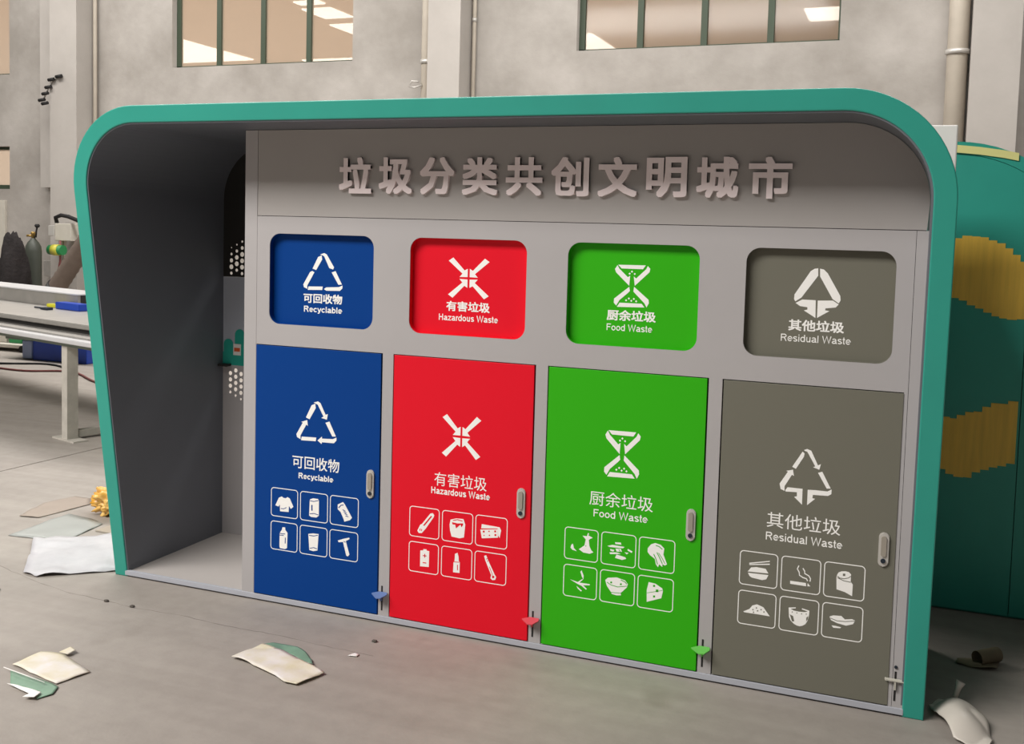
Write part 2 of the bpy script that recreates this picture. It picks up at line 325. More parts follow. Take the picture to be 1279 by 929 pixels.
PICTOGRAMS = {'blue':[([[(0.1307,0.4527),(0.1456,0.4601),(0.1531,0.4545),(0.1655,0.4538),(0.1754,0.4606),(0.1878,0.4552),(0.2066,0.4201),(0.1934,0.409),(0.1834,0.4216),(0.1823,0.3935),(0.1375,0.3914),(0.1361,0.4223),(0.1287,0.4119),(0.1122,0.4159)]],[[(0.1411,0.4033),(0.1566,0.4034),(0.1718,0.4115),(0.1703,0.414),(0.156,0.4063),(0.1415,0.4063)]]),([[(0.2932,0.4648),(0.3077,0.4708),(0.3319,0.4707),(0.3378,0.4638),(0.338,0.3958),(0.326,0.3867),(0.2993,0.3858),(0.2885,0.3917),(0.2909,0.4581)]],[[(0.2931,0.4561),(0.3129,0.4559),(0.3363,0.463),(0.3355,0.4658),(0.3127,0.4588),(0.2936,0.4591)],[(0.2919,0.3979),(0.3134,0.4019),(0.335,0.3983),(0.336,0.4012),(0.3138,0.4049),(0.2917,0.4009)],[(0.2994,0.44),(0.2998,0.4145),(0.3057,0.4152),(0.3053,0.4407)]]),([[(0.4329,0.4584),(0.4588,0.472),(0.4684,0.4627),(0.5049,0.4084),(0.4956,0.3967),(0.4675,0.386),(0.4625,0.3988),(0.4478,0.4265),(0.4333,0.4373)]],[[(0.4395,0.4431),(0.4507,0.4555),(0.4617,0.4579),(0.4611,0.4616),(0.4485,0.4585),(0.4363,0.4453)],[(0.4572,0.4369),(0.4715,0.4315),(0.4731,0.4343),(0.4588,0.4397)],[(0.4621,0.4291),(0.4764,0.4237),(0.478,0.4265),(0.4637,0.4318)],[(0.467,0.4213),(0.4813,0.4159),(0.4828,0.4187),(0.4685,0.424)],[(0.4722,0.4113),(0.4864,0.4089),(0.4874,0.4118),(0.4732,0.4142)]]),([[(0.151,0.3204),(0.1649,0.3214),(0.1666,0.3095),(0.1777,0.298),(0.1761,0.2286),(0.1663,0.2229),(0.1388,0.2235),(0.1362,0.2318),(0.1368,0.2926),(0.1486,0.3093)]],[[(0.1364,0.2902),(0.1501,0.2885),(0.1653,0.2905),(0.1653,0.2936),(0.1506,0.2916),(0.1373,0.2933)],[(0.1368,0.2816),(0.1578,0.2822),(0.1581,0.2853),(0.1372,0.2846)],[(0.165,0.2748),(0.1644,0.2487),(0.1684,0.2491),(0.169,0.2752)]]),([[(0.2859,0.308),(0.3102,0.3134),(0.3383,0.3141),(0.3333,0.2395),(0.3115,0.2335),(0.2919,0.236)]],[[(0.2897,0.3006),(0.3128,0.3007),(0.3349,0.3066),(0.3343,0.3095),(0.3128,0.3037),(0.2901,0.3036)],[(0.2946,0.2426),(0.3135,0.2486),(0.3301,0.245),(0.3313,0.2479),(0.3137,0.2516),(0.2939,0.2454)]]),([[(0.4357,0.2982),(0.4641,0.3096),(0.4924,0.3185),(0.4948,0.3125),(0.4761,0.3015),(0.4952,0.2429),(0.4868,0.2342),(0.4797,0.2365),(0.462,0.2954),(0.4406,0.2912)]],[[(0.4648,0.2967),(0.4743,0.2946),(0.4753,0.2971),(0.4658,0.2992)]])],'red':[([[(0.1863,0.4733),(0.1978,0.4769),(0.2049,0.4693),(0.2028,0.4605),(0.167,0.407),(0.1489,0.3854),(0.1349,0.3836),(0.1277,0.3933),(0.1411,0.4207),(0.148,0.4238)]],[[(0.19,0.4651),(0.1549,0.4201),(0.16,0.417),(0.1951,0.4619)],[(0.1399,0.4038),(0.1378,0.395),(0.1409,0.3947),(0.1431,0.4035)],[(0.1469,0.4026),(0.1448,0.3938),(0.148,0.3935),(0.1501,0.4023)]]),([[(0.2807,0.4598),(0.3078,0.4683),(0.3394,0.4694),(0.3481,0.4474),(0.3437,0.3922),(0.3235,0.3861),(0.2871,0.3889),(0.2796,0.4133),(0.2767,0.4382)]],[[(0.2878,0.4502),(0.3128,0.4479),(0.3385,0.4512),(0.3378,0.444),(0.3313,0.4335),(0.3265,0.4446),(0.3066,0.4261),(0.3026,0.4415),(0.2903,0.4408)],[(0.2925,0.4563),(0.3123,0.4622),(0.3346,0.4588),(0.3356,0.4621),(0.3125,0.4656),(0.2918,0.4595)]]),([[(0.4225,0.4591),(0.5022,0.4557),(0.5091,0.4433),(0.5034,0.4115),(0.4965,0.4209),(0.4935,0.4496),(0.4208,0.4409)],[(0.4165,0.4354),(0.4936,0.4463),(0.4959,0.4117),(0.4242,0.3996)]],[[(0.4282,0.4323),(0.4361,0.4333),(0.4363,0.4259),(0.4284,0.4248)],[(0.4529,0.4351),(0.4582,0.4358),(0.4583,0.4309),(0.4531,0.4302)],[(0.4789,0.4398),(0.4867,0.4408),(0.487,0.4334),(0.4791,0.4323)],[(0.4317,0.4153),(0.4362,0.4158),(0.4363,0.4117),(0.4318,0.4111)],[(0.4551,0.4188),(0.4604,0.4195),(0.4606,0.4145),(0.4553,0.4138)],[(0.4802,0.4246),(0.4881,0.4256),(0.4883,0.4182),(0.4804,0.4171)]]),([[(0.1576,0.3118),(0.1575,0.3169),(0.1728,0.3181),(0.173,0.3126),(0.1855,0.3122),(0.1848,0.2437),(0.1439,0.2412),(0.1437,0.3098)]],[[(0.1557,0.2875),(0.1733,0.2883),(0.1736,0.2917),(0.156,0.291)],[(0.1631,0.2975),(0.1635,0.2813),(0.1672,0.2818),(0.1668,0.298)],[(0.1562,0.2574),(0.1725,0.2571),(0.1731,0.261),(0.1568,0.2613)]]),([[(0.3048,0.3173),(0.316,0.3231),(0.3209,0.309),(0.3228,0.2881),(0.3275,0.2846),(0.3273,0.2389),(0.2977,0.2379),(0.2989,0.2826),(0.3034,0.2854)]],[[(0.2988,0.2818),(0.326,0.2831),(0.3262,0.2857),(0.299,0.2843)],[(0.3155,0.2723),(0.3161,0.2491),(0.3197,0.2496),(0.3191,0.2728)]]),([[(0.4364,0.3273),(0.446,0.3308),(0.4531,0.315),(0.4858,0.255),(0.4927,0.2456),(0.4886,0.2333),(0.4754,0.2305),(0.4673,0.2376),(0.4704,0.2506),(0.4422,0.3093)]],[[(0.4605,0.2844),(0.4761,0.249),(0.4781,0.25),(0.4625,0.2854)],[(0.4745,0.2483),(0.4842,0.2497),(0.4844,0.2406),(0.4747,0.2392)],[(0.446,0.3139),(0.4534,0.3174),(0.4526,0.3193),(0.4452,0.3157)],[(0.4507,0.3054),(0.456,0.3082),(0.4551,0.31),(0.4498,0.3072)]])],'green':[([[(0.1859,0.482),(0.1904,0.4804),(0.1898,0.4716),(0.2065,0.4651),(0.1956,0.4593),(0.1904,0.4543),(0.1934,0.4307),(0.2016,0.4143),(0.2108,0.4069),(0.1954,0.3991),(0.1685,0.401),(0.1501,0.4116),(0.1729,0.43),(0.1779,0.4548),(0.164,0.4682),(0.1819,0.4684)],[(0.1247,0.4309),(0.1298,0.4132),(0.1414,0.4025),(0.1232,0.4057),(0.1153,0.4134),(0.1181,0.4248)]],[[(0.1769,0.4302),(0.1805,0.4306),(0.1806,0.4272),(0.177,0.4267)],[(0.187,0.4756),(0.1897,0.476),(0.1898,0.4734),(0.1871,0.473)]]),([[(0.2973,0.46),(0.3213,0.4611),(0.3238,0.4537),(0.2997,0.453)],[(0.2672,0.4408),(0.2868,0.4478),(0.3371,0.446),(0.3308,0.44),(0.2783,0.4379)],[(0.2786,0.4302),(0.2962,0.4283),(0.2921,0.4216),(0.281,0.4231)],[(0.2769,0.4161),(0.3053,0.42),(0.3229,0.416),(0.2793,0.4099)],[(0.3004,0.4345),(0.3222,0.4366),(0.327,0.4252),(0.3052,0.4235)],[(0.3056,0.4114),(0.3407,0.4055),(0.3453,0.3997),(0.3281,0.393),(0.2995,0.3976)],[(0.3504,0.4401),(0.3693,0.4324),(0.3661,0.4263),(0.3493,0.4339)],[(0.3379,0.4246),(0.354,0.4246),(0.3468,0.418)]],[[(0.3127,0.4334),(0.3218,0.4217),(0.3236,0.4232),(0.3144,0.4348)]]),([[(0.4296,0.4544),(0.4418,0.471),(0.4586,0.4784),(0.48,0.4741),(0.4945,0.4612),(0.492,0.4375),(0.5073,0.4014),(0.5,0.3952),(0.4892,0.3988),(0.4896,0.3882),(0.4766,0.397),(0.4728,0.3845),(0.4639,0.3951),(0.4588,0.4158),(0.4392,0.428),(0.4293,0.4394)]],[[(0.4607,0.4679),(0.4732,0.4655),(0.4861,0.456),(0.488,0.4584),(0.4747,0.4682),(0.4615,0.4709)],[(0.4651,0.4416),(0.4764,0.4219),(0.4878,0.4001),(0.4905,0.4017),(0.479,0.4235),(0.4677,0.4433)],[(0.4525,0.4335),(0.4617,0.4157),(0.4688,0.3954),(0.4716,0.3967),(0.4644,0.4171),(0.4552,0.4351)],[(0.4719,0.4405),(0.4853,0.4232),(0.4988,0.4018),(0.5006,0.403),(0.487,0.4246),(0.4736,0.4419)]]),([[(0.1182,0.2838),(0.1501,0.2776),(0.1698,0.2937),(0.1599,0.3208),(0.1642,0.328),(0.1738,0.3075),(0.173,0.292),(0.1569,0.2764),(0.2004,0.2764),(0.1997,0.2719),(0.1729,0.2678),(0.1891,0.2549),(0.1847,0.252),(0.1663,0.2646),(0.148,0.2707)],[(0.1452,0.2614),(0.1683,0.2451),(0.1648,0.2415),(0.1509,0.2513)]],[[(0.1665,0.2995),(0.1699,0.2912),(0.1716,0.2921),(0.1682,0.3004)]]),([[(0.2631,0.3032),(0.2738,0.3135),(0.3088,0.32),(0.344,0.3131),(0.3554,0.2997),(0.3516,0.2861),(0.3284,0.2609),(0.3288,0.251),(0.3113,0.2483),(0.2915,0.2509),(0.289,0.2571),(0.2706,0.2804)]],[[(0.2693,0.2944),(0.2875,0.2852),(0.3145,0.2814),(0.3515,0.2905),(0.3512,0.293),(0.3146,0.284),(0.2885,0.2878),(0.2707,0.2967)],[(0.289,0.256),(0.3284,0.2586),(0.3285,0.2607),(0.2891,0.2582)],[(0.284,0.2998),(0.291,0.3009),(0.2913,0.294),(0.2843,0.2929)],[(0.3236,0.2984),(0.3306,0.2994),(0.3308,0.2925),(0.3239,0.2915)],[(0.326,0.3113),(0.3434,0.3053),(0.3499,0.298),(0.3523,0.3001),(0.3451,0.308),(0.3272,0.3142)]]),([[(0.438,0.3207),(0.4646,0.3183),(0.4929,0.3033),(0.4954,0.293),(0.4901,0.2644),(0.4332,0.2414),(0.4315,0.2876)]],[[(0.4559,0.3123),(0.4635,0.3134),(0.4638,0.3058),(0.4562,0.3046)],[(0.4672,0.296),(0.4773,0.2975),(0.4777,0.2873),(0.4676,0.2858)],[(0.4574,0.2705),(0.4651,0.2717),(0.4654,0.264),(0.4577,0.2628)],[(0.4329,0.2762),(0.4933,0.2953),(0.493,0.2969),(0.4326,0.2778)]])],'grey':[([[(0.1244,0.4517),(0.1993,0.4695),(0.1994,0.466),(0.1254,0.4479)],[(0.1246,0.4464),(0.1997,0.459),(0.1999,0.4546),(0.1256,0.4434)],[(0.1202,0.4181),(0.1324,0.435),(0.1515,0.4391),(0.1858,0.4374),(0.1963,0.4212)],[(0.1217,0.413),(0.1966,0.4151),(0.1896,0.3981),(0.1749,0.3928),(0.1362,0.3968),(0.1273,0.4022)]],[]),([[(0.2759,0.4056),(0.3322,0.4053),(0.334,0.3933),(0.2765,0.3942)],[(0.3384,0.4058),(0.3484,0.3954),(0.3382,0.3939)],[(0.3028,0.4675),(0.2978,0.4536),(0.3052,0.441),(0.3068,0.4297),(0.3203,0.4223),(0.3325,0.4199),(0.3365,0.4125),(0.3397,0.4147),(0.3346,0.4234),(0.3218,0.4261),(0.3097,0.4324),(0.3086,0.4427),(0.3015,0.4543),(0.3062,0.4664)],[(0.3179,0.4578),(0.3244,0.4482),(0.3252,0.4388),(0.3401,0.4321),(0.3462,0.4232),(0.3446,0.4128),(0.3482,0.4125),(0.3498,0.4245),(0.3425,0.4354),(0.3278,0.4418),(0.3278,0.4499),(0.321,0.4603)]],[]),([[(0.44,0.4518),(0.4445,0.4611),(0.4543,0.4669),(0.4684,0.4694),(0.4805,0.4677),(0.4881,0.4606),(0.4882,0.4339),(0.4959,0.4242),(0.4955,0.381),(0.47,0.3922),(0.4405,0.3985),(0.4385,0.4416)]],[[(0.4599,0.4595),(0.468,0.4607),(0.4684,0.4521),(0.4603,0.4509)],[(0.4407,0.4466),(0.449,0.4407),(0.4649,0.4399),(0.48,0.4453),(0.4884,0.4531),(0.4869,0.455),(0.479,0.4475),(0.4648,0.4425),(0.4498,0.4432),(0.4422,0.4488)],[(0.4408,0.4408),(0.4637,0.4324),(0.4881,0.4304),(0.4885,0.433),(0.4643,0.435),(0.4418,0.4433)]]),([[(0.1108,0.263),(0.1327,0.2755),(0.1429,0.2905),(0.1598,0.2977),(0.1836,0.2903),(0.2085,0.2595),(0.1635,0.2603),(0.1139,0.2603)]],[[(0.1434,0.2772),(0.1477,0.2779),(0.1479,0.2734),(0.1436,0.2727)],[(0.156,0.2859),(0.1602,0.2866),(0.1604,0.2821),(0.1562,0.2814)],[(0.1607,0.2755),(0.165,0.2761),(0.1652,0.2717),(0.1609,0.271)],[(0.1733,0.2819),(0.1776,0.2826),(0.1778,0.2782),(0.1735,0.2775)],[(0.1843,0.2748),(0.1886,0.2755),(0.1888,0.271),(0.1845,0.2703)],[(0.146,0.2677),(0.1503,0.2684),(0.1505,0.264),(0.1462,0.2633)]]),([[(0.275,0.3039),(0.3004,0.3084),(0.3006,0.3049),(0.2827,0.3003),(0.2934,0.2954),(0.3123,0.294),(0.3331,0.2956),(0.3441,0.3),(0.3223,0.3044),(0.3229,0.3085),(0.3493,0.3035),(0.3489,0.2858),(0.3448,0.2654),(0.3372,0.2509),(0.3271,0.2431),(0.3169,0.2396),(0.3064,0.241),(0.2956,0.2463),(0.2847,0.2555),(0.2778,0.2699)]],[[(0.2803,0.2791),(0.2923,0.2744),(0.2973,0.2554),(0.289,0.254)],[(0.3461,0.2832),(0.3394,0.2755),(0.34,0.2624),(0.3446,0.2698)],[(0.2869,0.2908),(0.2903,0.2914),(0.2904,0.2878),(0.2871,0.2873)],[(0.3037,0.29),(0.3071,0.2905),(0.3072,0.287),(0.3039,0.2865)],[(0.3205,0.2892),(0.3238,0.2897),(0.3239,0.2862),(0.3206,0.2857)],[(0.337,0.291),(0.3403,0.2915),(0.3405,0.288),(0.3372,0.2875)]]),([[(0.421,0.2932),(0.4338,0.2996),(0.4621,0.302),(0.4748,0.2911),(0.4988,0.2963),(0.5102,0.2925),(0.5036,0.2784),(0.4799,0.2689),(0.4472,0.2735),(0.4265,0.281)],[(0.4294,0.2618),(0.4437,0.262),(0.4633,0.26),(0.4602,0.256),(0.4359,0.2541)]],[[(0.4237,0.2874),(0.4466,0.281),(0.4752,0.2826),(0.5092,0.29),(0.509,0.2921),(0.4751,0.2848),(0.447,0.2832),(0.4244,0.2895)]])]}

# ------------------------------------------------------------------ the setting
G = .636
def ground():
    # slabs divided by recessed joints; one joint is seen running back at the left
    base = bmesh.new(); box(base, (-30, -14, -.25), (20, 32, -.012)); tag(obj('floor_bed', base, 'joint'), kind='structure')
    fl = empty('floor', (0, 0, 0), kind='structure')
    a = math.radians(88.0); d = Vector((math.cos(a), math.sin(a))); nrm = Vector((d.y, -d.x))
    p0 = Vector((-2.81, 1.7)); half = .006
    def slab(u0, u1, v0, v1):
        bm = bmesh.new(); vs = []
        c = [p0+nrm*u+d*v for u, v in ((u0, v0), (u1, v0), (u1, v1), (u0, v1))]
        lo = [bm.verts.new((p.x, p.y, -.05)) for p in c]; hi = [bm.verts.new((p.x, p.y, 0)) for p in c]
        bm.faces.new(hi); bm.faces.new(lo[::-1])
        for i in range(4): bm.faces.new((lo[i], lo[(i+1) % 4], hi[(i+1) % 4], hi[i]))
        obj('slab', bm, 'floor', fl)
    us = [-26, -14, -7, 0, 16]; vs_ = [-14, 12, 30]
    for i in range(len(us)-1):
        for j in range(len(vs_)-1):
            slab(us[i]+half, us[i+1]-half, vs_[j]+half, vs_[j+1]-half)
ground()
WY = 10.8
wins = {'window_1': (-16.5, 4.38, -12.92, 7.0), 'window_2': (-9.22, 4.38, -5.68, 7.0), 'window_3': (-1.93, 4.39, 1.76, 7.0), 'window_4': (-16.5, 2.27, -12.93, 3.06)}
def rect(x0, z0, x1, z1): return [(x0, z0), (x1, z0), (x1, z1), (x0, z1)]
tag(plate('wall_back', rect(-26, 0, 14, 9.2), [rect(*v) for v in wins.values()], WY, WY+.24, 'wall'), kind='structure')
for i, (x0, x1) in enumerate(((-11.93, -10.9), (-4.13, -3.6), (3.37, 3.93), (-19.2, -18.3), (10.6, 11.2))):
    if i == 0: x0, x1 = -11.5, -10.9
    tag(boxo('trim_%d' % (i+1), (x0, 10.35, 0), (x1, WY, 9.2), 'pil'), kind='structure')
# shallow wide strip beside the left pilaster
tag(boxo('trim_6', (-12.0, 10.62, 2.3), (-11.5, WY, 9.2), 'pil'), kind='structure')
def window(name, x0, z0, x1, z1, n, sill=True):
    r = empty(name, ((x0+x1)/2, WY+.15, z0), kind='structure')
    y0, y1 = WY+.12, WY+.18; t = .05
    bm = bmesh.new()
    box(bm, (x0, y0, z0), (x0+.09, y1, z1)); box(bm, (x1-.03, y0, z0), (x1, y1, z1))
    box(bm, (x0, y0, z0), (x1, y1, z0+(.035 if z0 > 4 else .08))); box(bm, (x0, y0, z1-t), (x1, y1, z1))
    obj('window_frame', bm, 'frame', r)
    w_ = (x1-x0)/n
    for k in range(1, n):
        boxo('mullion', (x0+w_*k-.045, y0-.01, z0+.02), (x0+w_*k+.045, y1, z1-.02), 'frame', r)
    for k in range(n):
        boxo('pane', (x0+w_*k+.03, y0+.025, z0+.02), (x0+w_*(k+1)-.03, y0+.031, z1-.03), 'glass', r)
for k, v in wins.items(): window(k, *v, 4)
# metal door below the low window, at the far left
d = empty('door_1', (-14.2, WY-.03, 0), kind='structure')
boxo('door_leaf', (-14.2, WY-.06, .02), (-13.0, WY, 2.06), 'beige', d, .005)
boxo('door_leaf', (-15.42, WY-.06, .02), (-14.22, WY, 2.06), 'beige', d, .005)
boxo('door_handle', (-14.12, WY-.1, .95), (-14.06, WY-.06, 1.15), 'silver', d)
# the neighbouring hall seen through the windows
tag(boxo('ceiling', (-34, 11.04, 8.0), (20, 31, 8.1), 'hall'), kind='structure')
tag(boxo('wall_far', (-34, 31, 0), (20, 31.2, 8.1), 'hall'), kind='structure')
cl = tag(empty('skylight_row', (-13.5, 25, 7.98), 'pale rooflight panels in the ceiling of the hall behind the windows', 'skylight'))
for x0, y0, x1, y1 in ((-14.0, 22.2, -13.05, 23.5), (-14.4, 24.4, -13.4, 26.2), (-13.7, 21.3, -12.9, 21.7), (-24.5, 25.0, -20.8, 29.5), (-8.6, 27.6, -6.9, 30.5), (-.3, 25.6, .9, 27.2), (-19.0, 30.0, -16.0, 30.8)):
    boxo('rooflight', (x0, y0, 7.96), (x1, y1, 7.998), 'skylight', cl)
area('skylight', (-12, 20, 7.9), (0, 0, 0), 20, 8, 2600, (1, .90, .79))  # added warm fill light under the ceiling, brightens the hall behind the windows

def crack():
    pts = [(-1.27, -.14), (-1.0, -.22), (-.71, -.285), (-.44, -.30), (-.29, -.312), (0, -.30), (.25, -.315), (.45, -.305), (.7, -.322), (.97, -.328)]
    bm = bmesh.new(); random.seed(5); P = []
    for (xa, ya), (xb, yb) in zip(pts, pts[1:]):
        for k in range(6): P.append((xa+(xb-xa)*k/6, ya+(yb-ya)*k/6+random.uniform(-.004, .004), random.uniform(.0006, .003)))
    v = [(bm.verts.new((x, y-w_, .0004)), bm.verts.new((x, y+w_, .0004))) for x, y, w_ in P]
    for a, c_ in zip(v, v[1:]): bm.faces.new((a[0], c_[0], c_[1], a[1]))
    obj('crack', bm, 'crack', bpy.data.objects['floor'])
crack()

# ------------------------------------------------------------------ pipes and fittings on the back wall
def pipe(x, y, r, clamps, label):
    p = empty('wall_pipe', (x, y, 0), label, 'pipe')
    bm = bmesh.new(); tube(bm, [(x, y, 0), (x, y, 9.0)], r, 16); obj('pipe_run', bm, 'pvc', p)
    for z in clamps:
        bm = bmesh.new(); tube(bm, [(x, y, z-.03), (x, y, z+.03)], r*1.16, 16); obj('pipe_clamp', bm, 'silver', p)
    return p
pipe(-10.83, 10.72, .035, (2, 7), 'thin pale conduit in the corner beside the left wall pilaster')
pp = pipe(-4.27, 10.62, .085, (4.28, 7.5), 'medium downpipe with a clamp, left of the middle pilaster')
bm = bmesh.new(); tube(bm, [(-4.30, 10.53, 3.92), (-4.42, 10.5, 3.88), (-4.5, 10.5, 3.9), (-4.46, 10.5, 3.98), (-4.34, 10.52, 3.97)], .012, 8); obj('pipe_bracket', bm, 'silver', pp)
pipe(-3.54, 10.74, .03, (4.9,), 'thin pale conduit running up right of the middle pilaster')
pipe(3.22, 10.64, .125, (4.15,), 'thick beige downpipe with a collar, beside the right pilaster')
hk = empty('wall_bracket', (-11.7, 10.6, 3.8), 'small black stepped insulator bracket on the left pilaster', 'bracket')
bm = bmesh.new(); tube(bm, [(-11.30, 10.33, 4.22), (-11.42, 10.33, 4.17), (-11.62, 10.33, 3.84)], .012, 8); obj('rod', bm, 'silver', hk)
for x, z in ((-11.25, 4.22), (-11.42, 4.17), (-11.49, 4.04), (-11.56, 3.93), (-11.64, 3.82), (-11.57, 3.76)):
    bm = bmesh.new(); tube(bm, [(x-.07, 10.31, z-.005), (x+.06, 10.31, z+.01)], .03, 8); obj('insulator', bm, 'black', hk)
for z, xx in ((4.22, -11.3), (3.84, -11.62)): pass

# ------------------------------------------------------------------ the waste sorting kiosk
K = empty('waste_sorting_kiosk', (1.15, .2, 0), 'long teal framed kiosk with four coloured waste doors and an open bay', 'kiosk')
def U(v): return v*G
def UZ(z): return (z-.04)*G
LEAN = -.139
def fy(z): return LEAN*z
BACK = .737
def arch(off):
    xl, xr, zt = U(-1.057)+off, U(4.676)-off, UZ(3.497)-off
    R_ = .363-off; pts = [(xl+.004, 0.0)]
    for k in range(17):
        a = math.radians(180-90*k/16); pts.append((U(-.487)+R_*math.cos(a), UZ(2.927)+R_*math.sin(a)))
    for k in range(17):
        a = math.radians(90-90*k/16); pts.append((U(4.106)+R_*math.cos(a), UZ(2.927)+R_*math.sin(a)))
    pts.append((xr-.008, 0.0)); return pts
TH = .0725
A, B = arch(0), arch(TH)
def shell():
    bm = bmesh.new()
    def ring(P, y=None): return [bm.verts.new((x, fy(z) if y is None else y, z)) for x, z in P]
    Af, Ab, Bf, Bb = ring(A), ring(A, BACK), ring(B), ring(B, BACK)
    for i in range(len(A)-1):
        for q in ((Af[i], Af[i+1], Bf[i+1], Bf[i]), (Ab[i], Ab[i+1], Af[i+1], Af[i]), (Bb[i], Bb[i+1], Ab[i+1], Ab[i]), (Bf[i], Bf[i+1], Bb[i+1], Bb[i])):
            bm.faces.new(q)
    for i in (0, -1): bm.faces.new((Af[i], Bf[i], Bb[i], Ab[i]))
    bmesh.ops.recalc_face_normals(bm, faces=bm.faces)
    # soften the front edge
    es = [e for e in bm.edges if all(abs(v.co.y-fy(v.co.z)) < 1e-5 for v in e.verts) and len(e.link_faces) == 2 and e.calc_face_angle(0) > .8]
    bmesh.ops.bevel(bm, geom=es, offset=.004, segments=2, affect='EDGES', profile=.5)
    o = obj('outer_frame', bm, 'teal', K); o['label'] = 'teal rounded outer frame leaning forward at the top'
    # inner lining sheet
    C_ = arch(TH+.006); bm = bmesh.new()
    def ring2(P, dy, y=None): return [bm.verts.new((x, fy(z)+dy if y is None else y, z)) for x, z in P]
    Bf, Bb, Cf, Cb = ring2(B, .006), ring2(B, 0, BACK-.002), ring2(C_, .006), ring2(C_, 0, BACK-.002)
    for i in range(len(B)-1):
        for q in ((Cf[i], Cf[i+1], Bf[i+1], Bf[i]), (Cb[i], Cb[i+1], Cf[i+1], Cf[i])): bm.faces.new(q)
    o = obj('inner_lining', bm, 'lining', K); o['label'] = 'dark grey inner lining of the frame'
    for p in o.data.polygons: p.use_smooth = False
shell()
IN = arch(TH+.008)
XI0, XI1 = U(-.945), U(4.556)
# base: sill rail, bay floor, near-black strip painted in as the shadow gap
boxo('gap_shade_strip', (XI0+.01, .02, 0), (XI1, BACK-.01, .007), 'dark', K)
boxo('sill_rail', (XI0-.006, -.004, .007), (XI1, .012, .031), 'sill', K, .002)
boxo('bay_floor', (XI0-.006, .0125, .012), (U(.097), BACK-.01, .027), 'bayfloor', K)
# cabinet
FT = .028
DX = [U(.2+1.091*i) for i in range(4)]; DW, DH, DZ = G*1.0, .0, UZ(.095)
DTOP = UZ(1.877)
HZ = 1.742
outer = rect(U(.2), .0315, U(4.49), HZ)
holes = []
for x in DX:
    holes.append(rect(x-.0035 if x > DX[0]+.1 else x+.001, DZ-.0035, x+DW+.0035 if x < DX[3]-.1 else x+DW-.002, DTOP+.0035))
    holes.append(rrect(x+.066, DZ+1.232, x+.587, DZ+1.632, .052, 8))
plate('cabinet_face', outer, holes, 0, FT, 'grey', K)
boxo('corner_post', (U(.097), 0, .0275), (U(.2)-.0015, FT, UZ(3.383)-.008), 'grey', K)
boxo('corner_post', (U(4.49)+.0015, 0, .0275), (U(4.565), FT, HZ), 'grey', K)
hp = [(U(.2)+.001, HZ+.0025)]+[(U(.2)+.001, UZ(3.383)-.008)]
for x, z in IN[18:]: 
    if z > HZ: hp.append((x, z))
hp.append((IN[-1][0]+.003, HZ+.0025))
bm = bmesh.new(); prism_xz(bm, hp, 0, FT); obj('header_panel', bm, 'header', K)
boxo('bay_divider', (U(.097)+.0005, FT+.0005, .0275), (U(.097)+.03, BACK-.012, UZ(3.383)-.008), 'grey', K)
boxo('seam_blocker', (U(.2)-.02, .06, .032), (XI1-.01, .075, HZ+.06), 'dark', K)  # unseen dark board, added so no light shows through the seams
# back panel of the bay, perforated above and below a printed picture
BX0, BX1 = XI0+.006, U(.097)
def ngon(x, z, r, n=8): return [(x+r*math.cos(2*PI*k/n), z+r*math.sin(2*PI*k/n)) for k in range(n)]
def hexholes(z0, z1, env):
    hs = []; row = 0; z = z0
    while z < z1:
        for k in range(-9, 10):
            x = -.272+.068*(k+(.5 if row % 2 else 0))
            if BX0+.03 < x < BX1-.03:
                r = env(x, z)
                if r > .0035: hs.append(ngon(x, z, r))
        z += .017; row += 1
    return hs
YB = BACK-.01
up = hexholes(1.443, 1.70, lambda x, z: .0135*min(1, max(0, (1.70-z-.10*abs(((x+.08) % .24)-.12)/.12)/.12)) if z > 1.47 else .009)
lo = hexholes(.735, .93, lambda x, z: .0120*min(1, max(0, (z-.70-.05*abs(((x+.06) % .24)-.12)/.12)/.08)))
o = plate('upper_back_panel', rect(BX0, 1.424, BX1, UZ(3.383)+.001), up, YB-.003, YB, 'charcoal', K); o['label'] = 'dark perforated upper back panel'
plate('lower_back_panel', rect(BX0, .0275, BX1, .948), lo, YB-.003, YB, 'grey', K)
pic = boxo('picture_panel', (BX0, YB-.003, .9485), (BX1, YB, 1.4235), 'sky_print', K); pic['label'] = 'printed picture panel with teal bushes'
bm = bmesh.new()
x = BX0
prism_xz(bm, rect(BX0, .949, BX1, 1.02), YB-.0045, YB-.003)
random.seed(3)
for k in range(9):
    xx = BX0+.008+k*.072; h = (.09, .145, .115)[k % 3]
    prism_xz(bm, rrect(xx, .96, xx+.062, 1.0+h, .03, 5), YB-.0055-.0004*(k % 2), YB-.0045)
obj('printed_bush', bm, 'bush_print', pic)
for k, xx in enumerate((-.535, -.3, -.1)):
    boxo('printed_notice', (xx+.012, YB-.0085, 1.005), (xx+.06, YB-.0065, 1.065), 'whitepaint', pic)
    boxo('printed_emblem', (xx+.018, YB-.0095, 1.025), (xx+.055, YB-.0086, 1.045), 'orange', pic)
boxo('bay_ledge', (BX0, YB-.05, .945), (BX0+.06, YB-.0095, .957), 'charcoal', K)

# title, one raised character each
TITLE = '垃圾分类共创文明城市'
for i, ch in enumerate(TITLE):
    cx = .6255+i*(2.349-.6255)/9
    t = text('raised_character', ch, cx-.078, 1.846, cx+.078, 1.998, -.0, .014, 'ivory', K, .030)
    t['label'] = 'raised pinkish white Chinese character ' + ch

KEYS = ['blue', 'red', 'green', 'olive']
COLN = ['blue', 'red', 'green', 'grey']
CN = ['可回收物', '有害垃圾', '厨余垃圾', '其他垃圾']
EN = ['Recyclable', 'Hazardous Waste', 'Food Waste', 'Residual Waste']
